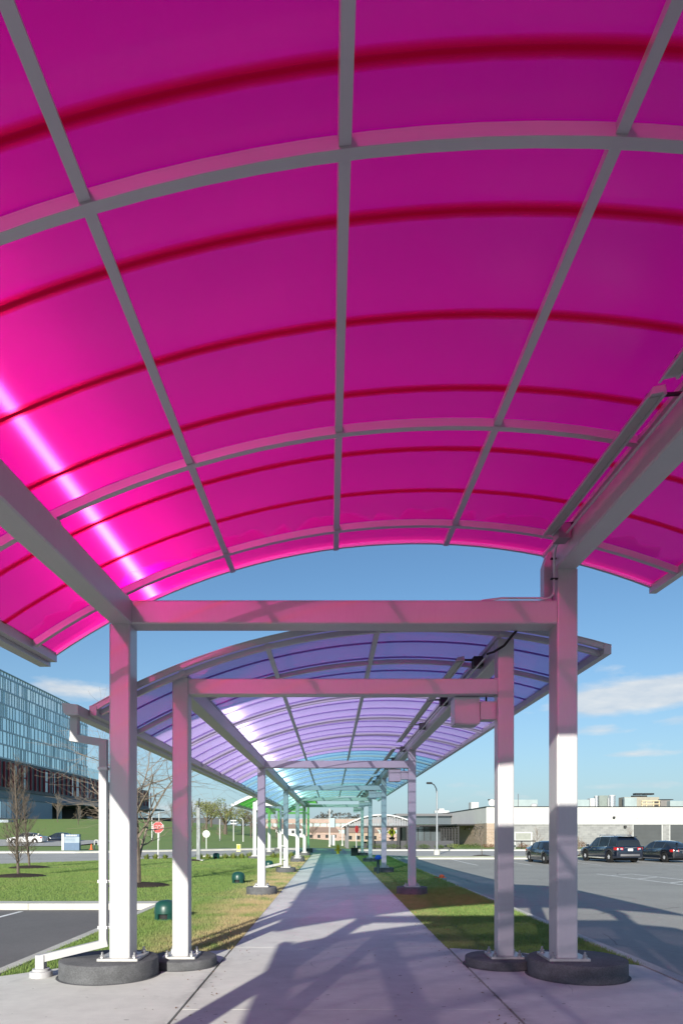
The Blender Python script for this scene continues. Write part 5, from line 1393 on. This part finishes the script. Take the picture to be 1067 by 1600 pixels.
# ------------------------------------------------------------------ vehicles
def car(label, loc, rz, kind, paint, cat='car', group='dark cars parked in the right lot'):
    """body lofted along its length (front = +x), greenhouse, lamps, four wheels"""
    root = thing('parked_car', label, cat, loc, group, rz)
    if kind == 'suv':
        L, W, wb_, wr = 5.05, 1.96, 3.0, .385
        st = [(-2.50, .50, .98, .86), (-2.44, .34, 1.08, .93), (-2.2, .30, 1.10, .975), (-1.4, .28, 1.09, .98), (0, .27, 1.06, .98), (1.0, .28, 1.03, .975), (1.55, .29, .99, .96), (2.1, .30, .90, .92), (2.4, .34, .78, .84), (2.54, .45, .62, .70)]
        gh = [(-2.40, 1.10, .84), (-2.28, 1.50, .76), (-2.02, 1.715, .70), (-1.2, 1.755, .71), (-.2, 1.755, .71), (.35, 1.70, .70), (.85, 1.38, .73), (1.28, 1.04, .80)]
    else:
        L, W, wb_, wr = 4.75, 1.82, 2.75, .335
        st = [(-2.37, .42, .88, .74), (-2.30, .30, .97, .84), (-2.0, .26, 1.0, .895), (-1.3, .22, .97, .91), (0, .21, .92, .91), (.8, .22, .90, .905), (1.4, .23, .86, .89), (1.95, .25, .76, .85), (2.25, .28, .66, .77), (2.38, .36, .54, .62)]
        gh = [(-1.95, .98, .72), (-1.45, 1.22, .64), (-.95, 1.40, .60), (-.3, 1.445, .60), (.15, 1.43, .60), (.5, 1.33, .62), (.9, 1.10, .68), (1.25, .90, .74)]
    wx = (-wb_/2-.05, wb_/2-.05)
    def interp(tab, x, k):
        for a, b in zip(tab[:-1], tab[1:]):
            if a[0] <= x <= b[0]: u = (x-a[0])/(b[0]-a[0]); return a[k]+(b[k]-a[k])*u
        return tab[-1][k] if x > tab[-1][0] else tab[0][k]
    xs = sorted(set([s[0] for s in st] + [round(w+d, 3) for w in wx for d in (-wr-.075, -wr-.06, -wr-.02, -.3, -.22, -.12, 0, .12, .22, .3, wr+.02, wr+.06, wr+.075)]))
    xs = [x for x in xs if st[0][0] <= x <= st[-1][0]]
    rings = []
    for x in xs:
        zb, zt_, w = (interp(st, x, k) for k in (1, 2, 3)); za = zb
        for c in wx:
            ra = wr+.065
            if abs(x-c) < ra: za = max(za, wr+math.sqrt(ra*ra-(x-c)**2))
        za = min(za, zt_-.14); h = zt_-za
        half = [(w*.72, zb if za == zb else zb+.02), (w*.72, max(zb, za-.0)), (w*.965, za), (w*1.0, za+h*.30), (w*.995, za+h*.62), (w*.965, za+h*.86), (w*.90, zt_-.0), (w*.5, zt_+.025), (0, zt_+.035)]
        ring = [(x, -a, b) for a, b in half] + [(x, a, b) for a, b in reversed(half[:-1])]
        rings.append(ring)
    MB().loft(rings).obj('body', paint, root, smooth=38)
    # greenhouse
    g = []
    zbelt = lambda x: interp(st, x, 2)
    for x, z, w in gh:
        zl = zbelt(x)-.02; z = max(z, zl+.02); wl = interp(st, x, 3)*.89
        g.append([(x, -wl, zl), (x, -(wl*.35+w*.65), zl+(z-zl)*.62), (x, -w, z-.035), (x, -w*.8, z), (x, 0, z+.02), (x, w*.8, z), (x, w, z-.035), (x, (wl*.35+w*.65), zl+(z-zl)*.62), (x, wl, zl)])
    m_ = MB(); n = 9
    vs = [p for r in g for p in r]; fs = []; mi = []
    for k in range(len(g)-1):
        for i in range(n-1):
            fs.append((k*n+i, k*n+i+1, (k+1)*n+i+1, (k+1)*n+i))
            side = i in (0, 1, 6, 7)
            last = k >= len(g)-3; first_ = k < (2 if kind != 'suv' else 1)
            mi.append(1 if (side and 0 < k < len(g)-2) or ((last or first_) and 2 <= i <= 5) else 0)
    m_.v = vs; m_.f = fs; m_.mi = mi
    gob = m_.obj('cabin', [paint, M_GLASSY], root, smooth=38)
    # pillars and window trim
    for s in (-1, 1):
        for xp in ((-1.35, -.15, .82) if kind == 'suv' else (-1.15, -.05, .78)):
            zl = zbelt(xp); zt_ = interp(gh, xp, 1); wt = interp(gh, xp, 2); wl = interp(st, xp, 3)*.89
            MB().beam((xp-.02, s*(wl+.006), zl), (xp-.06, s*(wt+.006), zt_-.05), .05, .05).obj('pillar', paint, gob)
        MB().beam((gh[0][0]+.2, s*(interp(st, -1.5, 3)*.90+.01), zbelt(-1)+.0), (gh[-1][0]-.15, s*(interp(st, .9, 3)*.90+.01), zbelt(.9)), .012, .02).obj('belt_trim', M_CHROME, gob)
        # door shut lines, sill trim, handles, mirror
        for xd in (-.98, .02, 1.0): MB().box(xd-.006, xd+.006, s*interp(st, xd, 3)*.985-.004, s*interp(st, xd, 3)*.985+.014*s if s > 0 else s*interp(st, xd, 3)*.985+.004, .38, zbelt(xd)-.08).obj('door_gap', M_BLACK, root)
        for xd in (-.72, .28): MB().box(xd-.1, xd+.1, min(s*.985*interp(st, xd, 3), s*(interp(st, xd, 3)+.02)), max(s*.985*interp(st, xd, 3), s*(interp(st, xd, 3)+.02)), zbelt(xd)-.20, zbelt(xd)-.165).obj('door_handle', M_CHROME if kind == 'suv' else paint, root)
        MB().beam((wx[0]+wr+.1, s*(interp(st, 0, 3)*.975), interp(st, 0, 1)+.04), (wx[1]-wr-.1, s*(interp(st, 0, 3)*.975), interp(st, 0, 1)+.04), .06, .07).obj('sill_trim', M_CHROME if kind == 'suv' else M_TRIM, root)
        mx = .92 if kind == 'suv' else .86
        mr = MB(); mr.loft([[(mx+dx, s*(W/2+o), zbelt(mx)+z) for z, dx in ((.0, -.02), (.15, -.04), (.16, .05), (.02, .07))] for o in (-.02, .16)]); mr.obj('mirror', paint, root)
    # rear lamps, plate, bumper, screen line
    xr_ = st[1][0]
    zl0 = .86 if kind == 'suv' else .72
    for s in (-1, 1):
        m_ = MB(); w = interp(st, xr_+.03, 3)
        o = [(xr_-.075, s*w*.55), (xr_-.045, s*w*.80), (xr_-.0, s*(w*.985)), (xr_+.16, s*(w+.030)), (xr_+.30, s*(w+.036))]
        m_.loft([[(x, y, zl0), (x+.05, y*.97, zl0), (x+.05, y*.97, zl0+.17), (x, y, zl0+(.17 if i < 4 else .12))] for i, (x, y) in enumerate(o)]); rl_ = m_.obj('tail_lamp', M_REDLENS, root)
        MB().box(xr_-.088, xr_-.06, min(s*w*.60, s*w*.78), max(s*w*.60, s*w*.78), zl0+.05, zl0+.10).obj('reversing_lens', M_CLEARLENS, rl_)
        xf = st[-2][0]; wf = interp(st, xf, 3)
        m_ = MB(); m_.loft([[(x, y, z0), (x-.05, y*.95, z0), (x-.05, y*.95, z0+.13), (x, y, z0+.13)] for x, y, z0 in ((xf+.09, s*wf*.62, .58), (xf+.01, s*wf*.93, .60), (xf-.2, s*(wf*1.05), .64))]); m_.obj('headlamp', M_CLEARLENS, root)
    pz = .80 if kind == 'suv' else .62
    MB().box(st[0][0]-.035, st[0][0]-.002, -.17, .17, pz, pz+.16).obj('licence_plate', M_PLATEW, root)
    MB().box(st[0][0]-.05, st[0][0]-.003, -.42, .42, pz+.19, pz+.235).obj('plate_garnish', M_CHROME, root)
    MB().loft([[(x, y, .46), (x+.1, y, .44), (x+.1, y, .60), (x, y, .60)] for x, y in ((st[0][0]+.12, -.86), (st[0][0]-.02, -.66), (st[0][0]-.07, 0), (st[0][0]-.02, .66), (st[0][0]+.12, .86))]).obj('bumper', M_TRIM if kind == 'suv' else paint, root, smooth=50)
    if kind == 'suv':
        for s in (-1, 1): MB().tube([(-1.7, s*.60, 1.76), (-1.55, s*.60, 1.83), (.05, s*.60, 1.83), (.2, s*.60, 1.75)], .022, 6).obj('roof_rail', M_CHROME, root, smooth=True)
        MB().box(-2.30, -2.02, -.62, .62, 1.715, 1.75).obj('spoiler', paint, root)
    else:
        MB().box(-1.6, -1.42, -.03, .03, 1.24, 1.33).obj('antenna_fin', paint, root)
    # wheels
    ty = MB(); ty.lathe([(wr*.62, -.10), (wr*.93, -.115), (wr, -.085), (wr, .085), (wr*.93, .115), (wr*.62, .10)], (0, 0, 0), 28, axis='y')
    rm = MB(); rm.lathe([(wr*.655, -.095), (wr*.655, -.06), (wr*.60, -.055)], (0, 0, 0), 24, axis='y'); rm.lathe([(wr*.16, -.11), (wr*.16, .0)], (0, 0, 0), 12, axis='y')
    for k in range(5):
        a = 2*math.pi*k/5; c_, s_ = math.cos(a), math.sin(a)
        pr = lambda r, w, y: (r*c_-w*s_, y, r*s_+w*c_)
        rm.add([pr(wr*.12, -.05, -.108), pr(wr*.12, .05, -.108), pr(wr*.64, .04, -.092), pr(wr*.64, -.04, -.092), pr(wr*.12, -.05, -.07), pr(wr*.12, .05, -.07), pr(wr*.64, .04, -.06), pr(wr*.64, -.04, -.06)], [(0, 1, 2, 3), (4, 7, 6, 5), (0, 4, 5, 1), (1, 5, 6, 2), (2, 6, 7, 3), (3, 7, 4, 0)])
    well = MB(); well.lathe([(wr*.62, -.05), (wr*.62, .0)], (0, 0, 0), 20, axis='y')
    first = None
    for x in wx:
        for s in (-1, 1):
            yy = s*(W/2-.125)
            if first is None:
                t = ty.obj('wheel', M_RUBBER, root, smooth=40); r_ = rm.obj('rim', M_RIM, t, smooth=30); d_ = well.obj('brake_disc', M_BLACK, t); first = (t, r_, d_)
                t.location = (x, yy, wr)
            else:
                t = first[0].copy(); C.objects.link(t); t.parent = root
                for q in first[1:]:
                    c_o = q.copy(); C.objects.link(c_o); c_o.parent = t
                t.location = (x, yy, wr)
            t.rotation_euler = (0, R(17*x), 0 if s < 0 else math.pi)
        MB().box(x-wr-.05, x+wr+.05, -W/2+.26, W/2-.26, .25, .75).obj('wheel_well', M_BLACK, root)
    MB().box(-2.0, 2.0, -W*.36, W*.36, .16, .42).obj('underbody', M_BLACK, root)
    return root
zc_ = lot_z(46)
car('large dark blue SUV with chrome roof rails parked nose-in, rear towards the walk', (19.15, 47.1, zc_), R(90+9), 'suv', M_BLUEPAINT)
car('black sedan cut by the right edge of the view, red tail lamp showing', (22.98, 47.3, zc_), R(90+8), 'sedan', M_BLACKPAINT)
car('small black car parked nose-out, half hidden behind the thick right column', (14.45, 45.2, zc_), R(-90+3), 'sedan', M_BLACKPAINT)
car('white sedan on the driveway below the hotel slope', (-39.2, 88, .06), R(178), 'sedan', M_WHITEPAINT, group='cars by the hotel')
car('dark car just behind the white sedan on the driveway', (-37.2, 93.5, .06), R(178), 'sedan', M_BLUEPAINT, group='cars by the hotel')
vn = thing('van', 'pale van parked under the hotel entrance canopy', 'van', (HX+4, hy_(123), 4.9), rz=R(-35))
vn.location = (HX+3, hy_(123), 4.6)
MB().loft([[(x, -1, .4), (x, -1, z), (x, -.85, z+.15), (x, .85, z+.15), (x, 1, z), (x, 1, .4)] for x, z in ((-2.8, 2.0), (1.2, 2.0), (1.9, 1.35), (2.6, 1.15), (2.8, .9))]).obj('body', M_WHITEPAINT, vn)
MB().box(-2.4, 1.1, -1.02, -1.001, 1.3, 1.85).obj('side_window', M_GLASSY, vn)
MB().add([(1.22, -.85, 2.12), (1.22, .85, 2.12), (1.88, .85, 1.52), (1.88, -.85, 1.52)], [(0, 3, 2, 1)]).obj('windscreen', M_GLASSY, vn)
for x in (-1.8, 1.8):
    for s in (-1, 1): MB().lathe([(.36, -.12), (.36, .12)], (x, s*.92, .36), 16, axis='y').obj('wheel', M_RUBBER, vn)
